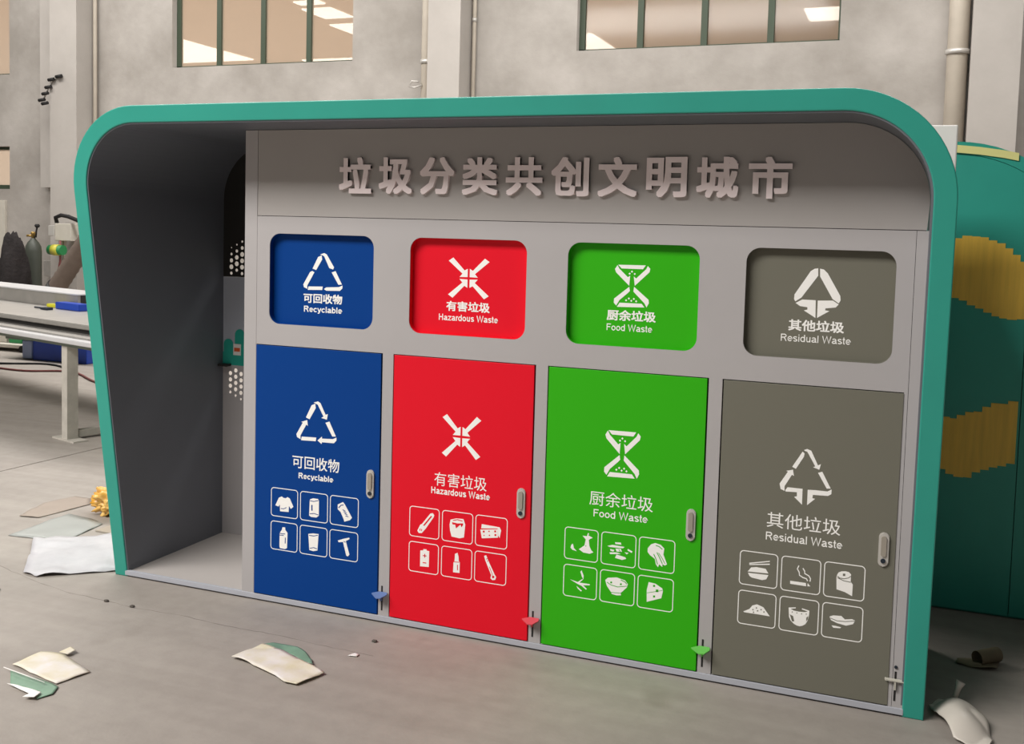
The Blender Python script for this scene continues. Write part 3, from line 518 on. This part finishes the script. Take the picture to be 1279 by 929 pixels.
# slanting arrow cross of the hazardous sign, unit coordinates
ARW = [(-.98, .84), (-.76, 1.0), (-.2, .38), (-.05, .47), (-.05, .06), (-.44, .05), (-.3, .22)]
def cross(cx, cz, hx, hz):
    return [[(cx+sx*a*hx, cz+sz*b*hz) for a, b in ARW] for sx in (1, -1) for sz in (1, -1)]
def fit(polys, x0, z0, x1, z1):
    xs = [p[0] for pl in polys for p in pl]; zs = [p[1] for pl in polys for p in pl]
    ax, bx_, az, bz = min(xs), max(xs), min(zs), max(zs)
    return [[(x0+(x-ax)/(bx_-ax)*(x1-x0), z0+(z-az)/(bz-az)*(z1-z0)) for x, z in pl] for pl in polys]
def decal(name, polys, ox, oz, y, m, parent, th=.0006, dark=None):
    bm = bmesh.new()
    for pl in polys: prism_xz(bm, [(ox+x, oz+z) for x, z in pl], y-th, y)
    for pl in (dark or []): prism_xz(bm, [(ox+x, oz+z) for x, z in pl], y-th*1.8, y-th*.5, 1)
    return obj(name, bm, m, parent)
door_sym = [RECYCLE_DOOR, cross(.321, .8135, .089, .0895), fit(HOURGLASS, .2435, .718, .3855, .903), RESIDUAL_DOOR]
plate_sym = [fit(RECYCLE_PLATE, .222, 1.388, .420, 1.552), cross(.322, 1.470, .0935, .0835), HOURGLASS, RESIDUAL_PLATE]
ENZ = [(.552, .578), (.562, .590), (.552, .582), (.549, .579)]
ENW = [(.229, .409), (.186, .456), (.203, .426), (.178, .454)]
ENP = [(.224, .421), (.188, .458), (.222, .408), (.196, .446)]
CNW = [(.199, .438), (.202, .44), (.188, .444), (.182, .444)]
COLX = [(.089, .230), (.2415, .3835), (.394, .537)]
ROWZ = [(.366, .497), (.214, .345)]
YD = -.003
for i, x in enumerate(DX):
    c = KEYS[i]; z = DZ
    fa, fb = (.003 if i == 0 else .0), (.003 if i == 3 else 0)
    d = boxo('waste_door', (x+.002, YD, z), (x+DW-.002, FT-.006, DTOP), c, K, .0012)
    d['label'] = '%s %s door with white pictograms' % (COLN[i], EN[i].lower())
    decal('recycling_symbol' if i in (0, 3) else ('arrow_cross_symbol' if i == 1 else 'hourglass_symbol'), door_sym[i], x, z, YD, 'print', d)
    text('chinese_lettering', CN[i], x+CNW[i][0], z+.597, x+CNW[i][1], z+.655, YD, .0006, 'print', d, .008 if i < 1 else 0)
    latin('english_lettering', EN[i], x+ENW[i][0], z+ENZ[i][0], x+ENW[i][1], z+ENZ[i][1], YD, .0006, 'print', d, .14 if i > 1 else .18)
    pk = ['blue', 'red', 'green', 'grey'][i]
    for j in range(6):
        cx0, cx1 = COLX[j % 3]; cz0, cz1 = ROWZ[j//3]
        bm = bmesh.new(); o_ = rrect(x+cx0, z+cz0, x+cx1, z+cz1, .015, 5); n_ = rrect(x+cx0+.0032, z+cz0+.0032, x+cx1-.0032, z+cz1-.0032, .012, 5)
        vo = [bm.verts.new((a, YD-.0006, b)) for a, b in o_]; vi = [bm.verts.new((a, YD-.0006, b)) for a, b in n_]
        wo = [bm.verts.new((a, YD, b)) for a, b in o_]; wi = [bm.verts.new((a, YD, b)) for a, b in n_]
        for k in range(len(o_)):
            l = (k+1) % len(o_)
            for q in ((vo[k], vo[l], vi[l], vi[k]), (wo[k], wo[l], vo[l], vo[k]), (wi[k], wi[l], vi[l], vi[k])): bm.faces.new(q)
        obj('pictogram_frame', bm, 'print', d)
        a, b = PICTOGRAMS[pk][j]
        decal('pictogram', a, x, z, YD, ['print', c], d, .0006, b)
    # handle with lever and lock
    hx, hz = x+.594, z+.568
    bm = bmesh.new(); prism_xz(bm, rrect(hx-.0175, hz-.062, hx+.0175, hz+.062, .0172, 6), YD-.008, YD)
    bmesh.ops.bevel(bm, geom=[e for e in bm.edges if all(abs(v.co.y-(YD-.008)) < 1e-6 for v in e.verts)], offset=.003, segments=2, affect='EDGES')
    prism_xz(bm, rrect(hx-.009, hz-.024, hx+.009, hz+.050, .0088, 5), YD-.014, YD-.008, 1)
    tube(bm, [(hx, YD-.0085, hz-.040), (hx, YD-.013, hz-.040)], .0085, 14, 2)
    h = obj('door_handle', bm, ['silver', 'lever', 'lock'], d); h['label'] = 'oval silver handle with a lock'
    # recessed deposit plate above the door
    y2 = FT+.002
    f = boxo('deposit_flap', (x+.045, y2, z+1.212), (x+.608, y2+.008, z+1.652), c, K)
    f['label'] = '%s deposit plate recessed in a rounded opening' % COLN[i]
    # thin coloured edging film inside the opening
    r1, r2 = rrect(x+.0662, z+1.2322, x+.5868, z+1.6318, .0518, 8), rrect(x+.0672, z+1.2332, x+.5858, z+1.6308, .0508, 8)
    bm = bmesh.new(); a_ = [bm.verts.new((p, .004, q)) for p, q in r2]; b_ = [bm.verts.new((p, y2, q)) for p, q in r2]
    a2 = [bm.verts.new((p, .004, q)) for p, q in r1]
    for k in range(len(a_)):
        l = (k+1) % len(a_); bm.faces.new((a_[k], a_[l], b_[l], b_[k])); bm.faces.new((a_[k], a_[l], a2[l], a2[k]))
    obj('edge_trim', bm, c, f)
    decal('recycling_symbol' if i == 0 else ('arrow_cross_symbol' if i == 1 else ('hourglass_symbol' if i == 2 else 'residual_symbol')), plate_sym[i], x, z, y2, 'print', f)
    text('chinese_lettering', CN[i], x+.224, z+1.331, x+.420, z+1.373, y2, .0006, 'print', f, .024)
    latin('english_lettering', EN[i], x+ENP[i][0], z+1.291, x+ENP[i][1], z+1.3175, y2, .0006, 'print', f, (.17, .16, .14, .13)[i])
    # pedal and its slot
    sx = x+.6565
    boxo('pedal_slot', (sx-.0035, -.0012, .035+.020), (sx+.0035, .001, .035+.128), 'black', K)
    pm = ['pblue', 'pred', 'pgreen', 'pgrey'][i]
    bm = bmesh.new(); zz = .035+.092
    pts = [(sx-.026, -.004), (sx+.026, -.004), (sx+.034, -.022), (sx+.018, -.045), (sx-.018, -.045), (sx-.034, -.022)]
    if i < 3: pts = [(sx-.012, -.0035), (sx+.028, -.0035), (sx+.031, -.018), (sx+.014, -.042), (sx-.006, -.045), (sx-.040, -.020)]
    else: pts = [(sx-.036, -.0035), (sx+.036, -.0035), (sx+.036, -.008), (sx+.034, -.014), (sx-.034, -.014), (sx-.036, -.008)]
    t_ = [bm.verts.new((a, b, zz+.012+b*.35)) for a, b in pts]; u_ = [bm.verts.new((a, b, zz+.008+b*.35)) for a, b in pts]
    bm.faces.new(t_); bm.faces.new(u_[::-1])
    for k in range(6): bm.faces.new((t_[k], u_[k], u_[(k+1) % 6], t_[(k+1) % 6]))
    box(bm, (sx-.003, -.012, zz-.028), (sx+.003, -.0015, zz+.008))
    p = obj('foot_pedal', bm, pm, K); p['label'] = 'small %s foot pedal below the door edge' % ('pale '+COLN[i])
bm = bmesh.new(); tube(bm, [(DX[3]+.6565, -.0005, .035+.145), (DX[3]+.6565, -.004, .035+.145)], .006, 8); obj('screw', bm, 'lock', K)

# ------------------------------------------------------------------ second kiosk behind, at the right
K2 = empty('teal_kiosk', (2.9, 1.6, 0), 'unfinished teal rounded kiosk with yellow film patches, behind at the right', 'kiosk')
def arch2(off, x0=2.35, x1=3.6, zt=2.165, r=.6):
    r_ = r-off; p = [(x0+off, .0), (x0+off, zt-.12-off)]
    for k in range(1, 5):
        a = math.radians(180-90*k/4); p.append((x0+.12+(.12-off)*math.cos(a), zt-.12+(.12-off)*math.sin(a)))
    for k in range(17):
        a = math.radians(90-90*k/16); p.append((x1-r+r_*math.cos(a), zt-r+r_*math.sin(a)))
    p.append((x1-off, .0)); return p
bm = bmesh.new(); prism_xz(bm, arch2(0), 1.285, 2.1); o = obj('kiosk_body', bm, 'teal', K2)
bm = bmesh.new(); P, Q = arch2(0), arch2(.055)
f1 = [bm.verts.new((x, 1.262, z)) for x, z in P]; g1 = [bm.verts.new((x, 1.262, z)) for x, z in Q]
f2 = [bm.verts.new((x, 1.2848, z)) for x, z in P]; g2 = [bm.verts.new((x, 1.2848, z)) for x, z in Q]
for k in range(len(P)-1):
    for q in ((f1[k], f1[k+1], g1[k+1], g1[k]), (f2[k], f2[k+1], f1[k+1], f1[k]), (g1[k], g1[k+1], g2[k+1], g2[k])): bm.faces.new(q)
obj('rim', bm, 'teal', K2)
bm = bmesh.new(); Q = [(x, max(z, .012)) for x, z in arch2(.0565)]
prism_xz(bm, [p for p in Q if p[0] < 3.33]+[(3.33, 2.02), (3.33, .012)], 1.266, 1.284); obj('side_panel', bm, 'teal', K2)
bm = bmesh.new(); prism_xz(bm, [(3.334, .012), (3.334, 2.012)]+[p for p in Q if p[0] > 3.34], 1.266, 1.284); obj('side_panel', bm, 'teal', K2)
strips = [(3.00, 1.455, 1.728), (3.05, 1.445, 1.74), (3.085, 1.425, 1.738), (3.12, 1.412, 1.735), (3.155, 1.395, 1.722), (3.19, 1.38, 1.71), (3.222, 1.372, 1.688), (3.254, 1.368, 1.66), (3.286, 1.372, 1.63)]
for k, (x, z0, z1) in enumerate(strips):
    boxo('film_strip', (x, 1.2640-.0005*(k % 2)-.0004, z0), (x+(.052 if k == 0 else .040), 1.2655, z1), 'yellowtape', K2)
strips = [(3.00, .66, .905), (3.035, .64, .90), (3.07, .63, .918), (3.105, .632, .935), (3.14, .66, .94), (3.175, .675, .965), (3.21, .69, .985), (3.245, .70, .985), (3.28, .715, 1.0)]
for k, (x, z0, z1) in enumerate(strips):
    boxo('film_strip', (x, 1.2640-.0005*(k % 2)-.0004, z0), (x+.041, 1.2655, z1), 'yellowtape', K2)
bm = bmesh.new()
sec = [(2.90, 2.155), (3.0, 2.150), (3.1, 2.140), (3.2, 2.125), (3.262, 2.112)]
for (xa, za), (xb, zb) in zip(sec, sec[1:]):
    vs = [bm.verts.new(p) for p in ((xa, 1.255, za-.034), (xb, 1.255, zb-.034), (xb, 1.255, zb), (xa, 1.255, za), (xa, 1.2615, za-.034), (xb, 1.2615, zb-.034), (xb, 1.2615, zb), (xa, 1.2615, za))]
    for f in ((0,1,2,3), (7,6,5,4), (3,2,6,7), (1,0,4,5), (0,3,7,4), (2,1,5,6)): bm.faces.new([vs[i] for i in f])
o = tag(obj('tape_strap', bm, 'paletape'), 'pale yellow strap taped across the top edge of the teal kiosk behind', 'strap')
o = tag(boxo('foam_board', (2.62, BACK+.004, 1.99), (2.992, BACK+.03, 2.185), 'whitepaint', None, .006), 'white foam board fixed behind the upper right corner of the long kiosk', 'board')

# ------------------------------------------------------------------ steel table and stock at the left
T = empty('steel_work_table', (-4.6, 3.2, 0), 'long steel table on square legs stacked with aluminium sheets', 'table')
ta = math.radians(-17); tu = Vector((math.cos(ta), math.sin(ta), 0)); tv = Vector((-tu.y, tu.x, 0)); t0 = Vector((-2.83, 2.12, 0))
TM = Matrix.Translation(t0) @ Matrix.Rotation(ta, 4, 'Z')
def tbox(name, a, b, m, parent=T, bev=0):
    bm = bmesh.new(); box(bm, a, b)
    if bev: bmesh.ops.bevel(bm, geom=list(bm.edges), offset=bev, segments=2, affect='EDGES')
    bmesh.ops.transform(bm, matrix=TM, verts=bm.verts)
    return obj(name, bm, m, parent)
tbox('table_top', (-5.6, .03, .735), (.35, 1.45, .765), 'leg2')
tbox('edge_profile', (-5.65, -.02, .766), (.36, .06, .80), 'bright', T, .004)
tbox('edge_profile', (-5.65, .07, .766), (.36, .11, .812), 'galv', T, .004)
tbox('metal_sheet', (-5.6, .12, .766), (.33, 1.44, .79), 'galv')
tbox('spacer_rail', (-5.6, .34, .7905), (.33, .40, .83), 'charcoal')
tbox('spacer_rail', (-5.6, 1.3, .7905), (.33, 1.36, .83), 'charcoal')
tbox('metal_sheet', (-5.6, .30, .8305), (.30, 1.42, .87), 'galv', T, .006)
for u, v in ((-.42, .075), (-.42, 1.3), (-5.2, .16), (-5.2, 1.3)):
    tbox('leg', (u-.04, v-.045, .012), (u+.04, v+.045, .7345), 'leg')
    tbox('foot_plate', (u-.16, v-.06, 0), (u+.16, v+.06, .0115), 'leg')
tbox('brace', (-.45, .13, .02), (-.39, 1.25, .07), 'leg')
sh = empty('sheet_metal_box', (-5.0, 3.9, .871), 'low folded sheet metal box lying on the steel table', 'box')
def tbx2(name, a, b, m): return tbox(name, a, b, m, sh)
tbx2('box_wall', (-5.4, 1.05, .8711), (-2.06, 1.08, 1.0), 'galv')
tbx2('box_top', (-5.4, 1.04, 1.0005), (-2.05, 1.40, 1.012), 'bright')
tbx2('box_end', (-2.09, 1.081, .8711), (-2.055, 1.40, 1.0), 'charcoal')
tag(tbox('plastic_tray', (-2.23, .92, .8711), (-1.80, 1.03, .935), 'bin', None, .005), 'blue plastic tray on the steel table, beside the sheet metal box', 'tray')
tag(tbox('yellow_strip', (-2.47, .96, .8711), (-2.24, 1.03, .902), 'yellow', None, .004), 'yellow plastic strip on the steel table before the sheet metal box', 'strip')
bm = bmesh.new(); box(bm, (-2.2, .76, .8711), (-2.08, .82, .893)); tube(bm, [(-2.36, .79, .882), (-2.2, .79, .882)], .008, 8); bmesh.ops.transform(bm, matrix=TM, verts=bm.verts)
tag(obj('hand_tool', bm, 'lock'), 'small dark hand tool lying on the steel table', 'tool')

# blue crate and machinery beyond the table
c = empty('blue_crate', (-6.9, 6.0, 0), 'blue plastic crate on the floor beyond the steel table', 'crate')
cb = boxo('crate_body', (-7.12, 5.72, 0), (-6.28, 6.3, .24), 'bin', c, .01)
boxo('end_panel', (-7.27, 5.70, .01), (-7.121, 6.3, .23), 'binend', c, .01)
o = tag(boxo('steel_channel', (-7.5, 5.66, .2405), (-6.2, 6.2, .31), 'leg2', None, .008), 'grey steel channel lying on top of the blue crate', 'steel')
mc = empty('welding_cart', (-8.2, 6.4, 0), 'low cluttered welding cart on the floor beyond the table, far left', 'cart')
boxo('cart_base', (-8.9, 6.15, .05), (-7.6, 6.6, .10), 'beige', mc, .01)
boxo('cart_cabinet', (-8.32, 6.25, .101), (-8.12, 6.55, .30), 'beige', mc, .01)
boxo('control_unit', (-8.08, 6.25, .101), (-7.86, 6.5, .27), 'gcoil', mc, .01)
boxo('motor', (-7.84, 6.25, .101), (-7.64, 6.5, .22), 'black', mc, .02)
for k in range(3):
    bm = bmesh.new(); tube(bm, [(-8.55+.10*math.cos(a)*(1-.15*k), 6.2+.02*k, .22+.10*math.sin(a)*(1-.15*k)) for a in [2*PI*j/20 for j in range(21)]], .012, 8, cap=False); obj('cable_coil', bm, 'beige', mc)
for x in (-8.75, -8.25, -7.75):
    bm = bmesh.new(); tube(bm, [(x, 6.14, .045), (x, 6.2, .045)], .045, 14); obj('wheel', bm, 'black', mc)
def cable(pts, r, m, label):
    bm = bmesh.new(); P = []
    for i in range(len(pts)-1):
        for k in range(6):
            t = k/6; p0 = Vector(pts[max(i-1, 0)]); p1 = Vector(pts[i]); p2 = Vector(pts[i+1]); p3 = Vector(pts[min(i+2, len(pts)-1)])
            P.append(.5*((2*p1)+(-p0+p2)*t+(2*p0-5*p1+4*p2-p3)*t*t+(-p0+3*p1-3*p2+p3)*t**3))
    P.append(Vector(pts[-1])); tube(bm, P, r, 8)
    return tag(obj('cable', bm, m), label, 'cable')
cable([(-9, 5.2, .012), (-8, 5.35, .012), (-7.2, 5.2, .012), (-6.6, 5.45, .012), (-6.0, 5.2, .012)], .012, 'black', 'black cable wandering over the floor in front of the blue crate')
cable([(-7.0, 4.95, .012), (-6.4, 4.9, .012), (-5.9, 5.1, .012), (-5.0, 4.6, .012), (-4.4, 4.9, .012)], .012, 'hose', 'dull red hose on the floor behind the steel table')

# gas cylinder, cloth and wall machine far behind
g = empty('gas_cylinder', (-11.02, 9.5, 0), 'dark grey gas cylinder with brass valve by the far wall', 'gas cylinder')
bm = bmesh.new(); lathe(bm, (-11.02, 9.5, 0), [(.13, 0), (.135, .03), (.135, 1.18), (.125, 1.26), (.09, 1.33), (.045, 1.38), (.04, 1.40)]); obj('body', bm, 'cyl', g)
bm = bmesh.new(); lathe(bm, (-11.02, 9.5, 1.4), [(.03, 0), (.03, .06), (.04, .07), (.04, .10), (.015, .11)], 12); tube(bm, [(-11.02, 9.5, 1.44), (-11.12, 9.46, 1.44)], .02, 8); obj('valve', bm, 'brass', g)
bm = bmesh.new(); tube(bm, [(-10.99, 9.5, 1.42), (-10.94, 9.48, 1.42), (-10.93, 9.48, 1.52), (-10.90, 9.47, 1.60)], .014, 8); lathe(bm, (-10.90, 9.47, 1.58), [(.03, 0), (.045, .03), (.03, .06)], 10); obj('regulator', bm, 'black', g)
boxo('label_sticker', (-11.0, 9.358, .72), (-10.93, 9.366, .76), 'beige', g)
def blob(name, c, s, amp, fr, m, flat=True, sub=4, seed=0, shape=None):
    bm = bmesh.new(); bmesh.ops.create_icosphere(bm, subdivisions=sub, radius=1)
    for v in bm.verts:
        p = v.co.copy(); n = noise.noise(p*fr+Vector((seed, seed*.7, 0))); n2 = abs(noise.noise(p*fr*2.3+Vector((0, seed, 3))))
        q = p*(1+amp*n+amp*.6*n2)
        if shape: q = shape(q)
        v.co = Vector((c[0]+q.x*s[0], c[1]+q.y*s[1], c[2]+q.z*s[2]))
        if flat and v.co.z < .001: v.co.z = .001
    return obj(name, bm, m, None, True)
def cloth_shape(q):
    k = 1.12-.22*q.z-.12*max(0, q.z)**2; f = .06*math.sin(q.x*14)*(1-q.z)
    return Vector((q.x*k+.0*f, q.y*k+f, q.z))
tag(blob('draped_jacket', (-10.72, 8.8, .76), (.235, .20, .72), .30, 1.9, 'cloth', True, 4, 2, cloth_shape), 'black jacket heaped over a stand beside the gas cylinder', 'jacket')
wm = empty('wire_feeder', (-10.90, 10.2, 0), 'beige wall mounted wire feeder with green spool and red hose', 'machine')
boxo('housing', (-11.05, 10.0, 1.36), (-10.69, 10.34, 1.66), 'beige', wm, .01)
boxo('front_plate', (-11.18, 9.98, 1.44), (-11.05, 10.2, 1.62), 'silver', wm, .01)
boxo('mount_post', (-10.99, 10.1, 0), (-10.94, 10.16, 1.36), 'lever', wm)
bm = bmesh.new(); tube(bm, [(-11.11, 9.95, 1.20), (-10.81, 9.95, 1.20)], .085, 18); obj('spool', bm, 'gcoil', wm)
bm = bmesh.new(); tube(bm, [(-11.03, 9.95, 1.20), (-10.89, 9.95, 1.20)], .095, 18); obj('wire_winding', bm, 'ycoil', wm)
bm = bmesh.new(); tube(bm, [(-11.05, 10.05, 1.665), (-11.03, 10.0, 1.76), (-10.91, 10.0, 1.80), (-10.75, 10.0, 1.78), (-10.55, 10.0, 1.72), (-10.25, 10.0, 1.70)], .035, 10); obj('hose', bm, 'black', wm)
bm = bmesh.new(); tube(bm, [(-10.93, 10.0, 1.36), (-10.91, 9.98, 1.0), (-10.95, 9.97, .8), (-10.91, 9.97, .5), (-10.95, 9.97, .1)], .02, 8); obj('cable', bm, 'hose', wm)
o = tag(boxo('switch_box', (-11.92, 10.6, .69), (-11.70, 10.8, .98), 'galv', None, .01), 'small grey electrical box low on the far wall', 'box')
du = empty('extraction_duct', (-9.3, 8.6, 0), 'brown flexible duct rising behind the left edge of the kiosk', 'duct')
bm = bmesh.new(); P = [Vector((-9.55, 8.5, .62))+(Vector((-8.2, 8.5, 2.3))-Vector((-9.55, 8.5, .62)))*(k/40) for k in range(41)]
tube(bm, P, .135, 18, rf=lambda i: .135+(.010 if i % 2 else 0)); obj('duct_hose', bm, 'duct', du)
bm = bmesh.new(); tube(bm, [(-9.62, 8.5, 0), (-9.66, 8.5, .35), (-9.62, 8.5, .55), (-9.50, 8.5, .69)], .155, 18); obj('duct_elbow', bm, 'charcoal', du)

# ------------------------------------------------------------------ scraps on the floor
def sheet(name, poly, z, amp, m, th=.0015, cuts=3, seed=0, lift=None, parent=None):
    bm = bmesh.new(); vs = [bm.verts.new((x, y, 0)) for x, y in poly]; bm.faces.new(vs)
    bmesh.ops.triangulate(bm, faces=bm.faces)
    for _ in range(cuts):
        bmesh.ops.subdivide_edges(bm, edges=list(bm.edges), cuts=1, use_grid_fill=True)
        bmesh.ops.triangulate(bm, faces=bm.faces)
    for v in bm.verts:
        p = v.co; h = abs(noise.noise(Vector((p.x*7+seed, p.y*7, seed))))*amp
        if lift: h += lift(p.x, p.y)
        v.co.z = z+h
    r = bmesh.ops.solidify(bm, geom=bm.faces[:], thickness=th)
    mn = min(v.co.z for v in bm.verts)
    for v in bm.verts: v.co.z += z-mn
    return obj(name, bm, m, parent, True)
tag(sheet('white_sheet', [(-1.439, .245), (-1.27, .372), (-1.105, .493), (-.69, .03), (-.74, -.01), (-.966, -.197), (-1.064, -.18), (-1.25, .04)], .004, .03, 'wsheet', seed=1), 'large creased white sheet on the floor at the left foot of the kiosk', 'sheet')
tag(sheet('grey_sheet', [(-1.646, .703), (-1.46, .68), (-1.325, .625), (-1.28, .36), (-1.428, .262), (-1.613, .239)], .002, .008, 'gsheet', seed=2), 'flat grey sheet on the floor behind the white sheet', 'sheet')
tag(sheet('brown_sheet', [(-1.95, .82), (-1.90, 1.02), (-1.784, 1.02), (-1.69, .92), (-1.715, .70), (-1.734, .564), (-1.853, .541)], .002, .008, 'bsheet', seed=3), 'small brownish sheet on the floor, furthest left of the sheets', 'sheet')
tag(boxo('metal_offcut', (-1.26, .50, .0), (-1.12, .70, .008), 'lever'), 'thin dark offcut under the crumpled yellow plastic', 'offcut')
tag(blob('yellow_plastic_bag', (-1.40, .83, .075), (.13, .09, .08), .7, 3.4, 'bagy', True, 5, 5), 'crumpled translucent yellow plastic beside the kiosk frame', 'plastic bag')
s1 = empty('paper_scrap', (-.1, -1.0, 0), 'torn cream paper with green backing strip, nearest the left corner', 'paper')
a_ = sheet('paper', [(-.272, -.985), (-.264, -.854), (-.159, -.836), (.040, -.913), (.005, -1.045), (-.12, -1.02)], .004, .012, 'paper', seed=4, parent=s1)
sheet('green_strip', [(-.241, -1.022), (-.12, -1.036), (-.013, -1.045), (.03, -1.06), (.057, -1.113), (.035, -1.165), (-.02, -1.12), (-.142, -1.115)], .002, .008, 'gpaper', seed=5, parent=s1)
sheet('torn_edge', [(-.145, -1.127), (-.10, -1.122), (.02, -1.13), (.035, -1.175), (-.01, -1.185), (-.01, -1.155), (-.07, -1.142)], .010, .012, 'whitepaint', seed=6, parent=s1)
sheet('torn_corner', [(-.187, -.838), (-.175, -.79), (-.14, -.80), (-.142, -.84)], .012, .02, 'paper', seed=7, parent=s1)
for aa, bb in (((-.255, -1.04), (-.02, -1.075)),):
    bm = bmesh.new(); tube(bm, [(aa[0], aa[1], .018), (bb[0], bb[1], .018)], .0018, 6); obj('white_thread', bm, 'whitepaint', s1)
s2 = empty('paper_scrap', (.65, -.56, 0), 'cream paper with a lifted front edge before the blue door', 'paper')
sheet('paper', [(.438, -.587), (.455, -.51), (.479, -.438), (.546, -.442), (.68, -.49), (.843, -.562), (.825, -.63), (.801, -.689), (.749, -.69), (.69, -.66), (.626, -.639), (.53, -.605)], .008, .014, 'paper', th=.0025, seed=8, parent=s2)
sheet('green_strip', [(.475, -.425), (.50, -.395), (.544, -.385), (.62, -.40), (.673, -.425), (.73, -.47), (.765, -.52), (.65, -.473), (.546, -.438)], .003, .016, 'gpaper', seed=9, parent=s2)
tag(sheet('paper_flake', [(.835, -.372), (.872, -.366), (.87, -.345), (.85, -.335)], .003, .006, 'whitepaint', seed=10, cuts=2), 'tiny white flake on the floor, right of the creased cream paper', 'flake')
bm = bmesh.new(); tube(bm, [(-1.0+.03*math.cos(a), -.41+.02*math.sin(a), .004) for a in [2*PI*j/14 for j in range(15)]], .003, 6, cap=False)
tag(obj('wire_loop', bm, 'black'), 'small dark wire loop on the floor at the left edge of the picture', 'wire')
for k, (x, y, lb) in enumerate(((-.444, -.304, 'dark grit speck on the floor before the open bay, left one'), (-.294, -.31, 'dark grit speck on the floor before the open bay, right one'), (.86, -.20, 'dark grit speck on the floor before the blue door'))):
    tag(blob('grit', (x, y, .004), (.012, .008, .006), .4, 2, 'joint', True, 2, k), lb, 'grit')
def rag_shape(q): return Vector((q.x, q.y, q.z*(1+.35*math.sin(q.x*3))))
def rbag():
    poly = [(2.985, .12), (3.02, .205), (3.07, .20), (3.13, .155), (3.175, .05), (3.185, -.08), (3.17, -.13), (3.12, -.15), (3.06, -.12), (3.015, .0)]
    def lift(x, y):
        r2 = ((x-3.085)/.10)**2+((y-.03)/.17)**2
        return .055*max(0, 1-r2)
    o = empty('foam_scrap', (3.08, .04, 0), 'crumpled off white foam wrapping at the right foot of the kiosk', 'wrapping')
    sheet('wrapping', poly, .003, .03, 'bagw', th=.003, cuts=4, seed=11, lift=lift, parent=o)
    bm = bmesh.new(); tube(bm, [(3.075, .19, .03), (3.085, .20, .065), (3.092, .205, .085)], .012, 8, rf=lambda i: (.009, .011, .017)[i]); obj('twisted_end', bm, 'bagw', o)
rbag()
o = empty('paper_curl', (3.19, .66, 0), 'curled brown paper strip on the dark floor right of the kiosk', 'paper')
sheet('strip', [(3.09, .60), (3.10, .66), (3.18, .68), (3.26, .70), (3.245, .60), (3.19, .575)], .002, .02, 'bagb', seed=12, parent=o)
bm = bmesh.new(); tube(bm, [(3.17+.0, .62, .03), (3.25, .69, .035)], .03, 14, cap=False); obj('curl', bm, 'bagb', o)
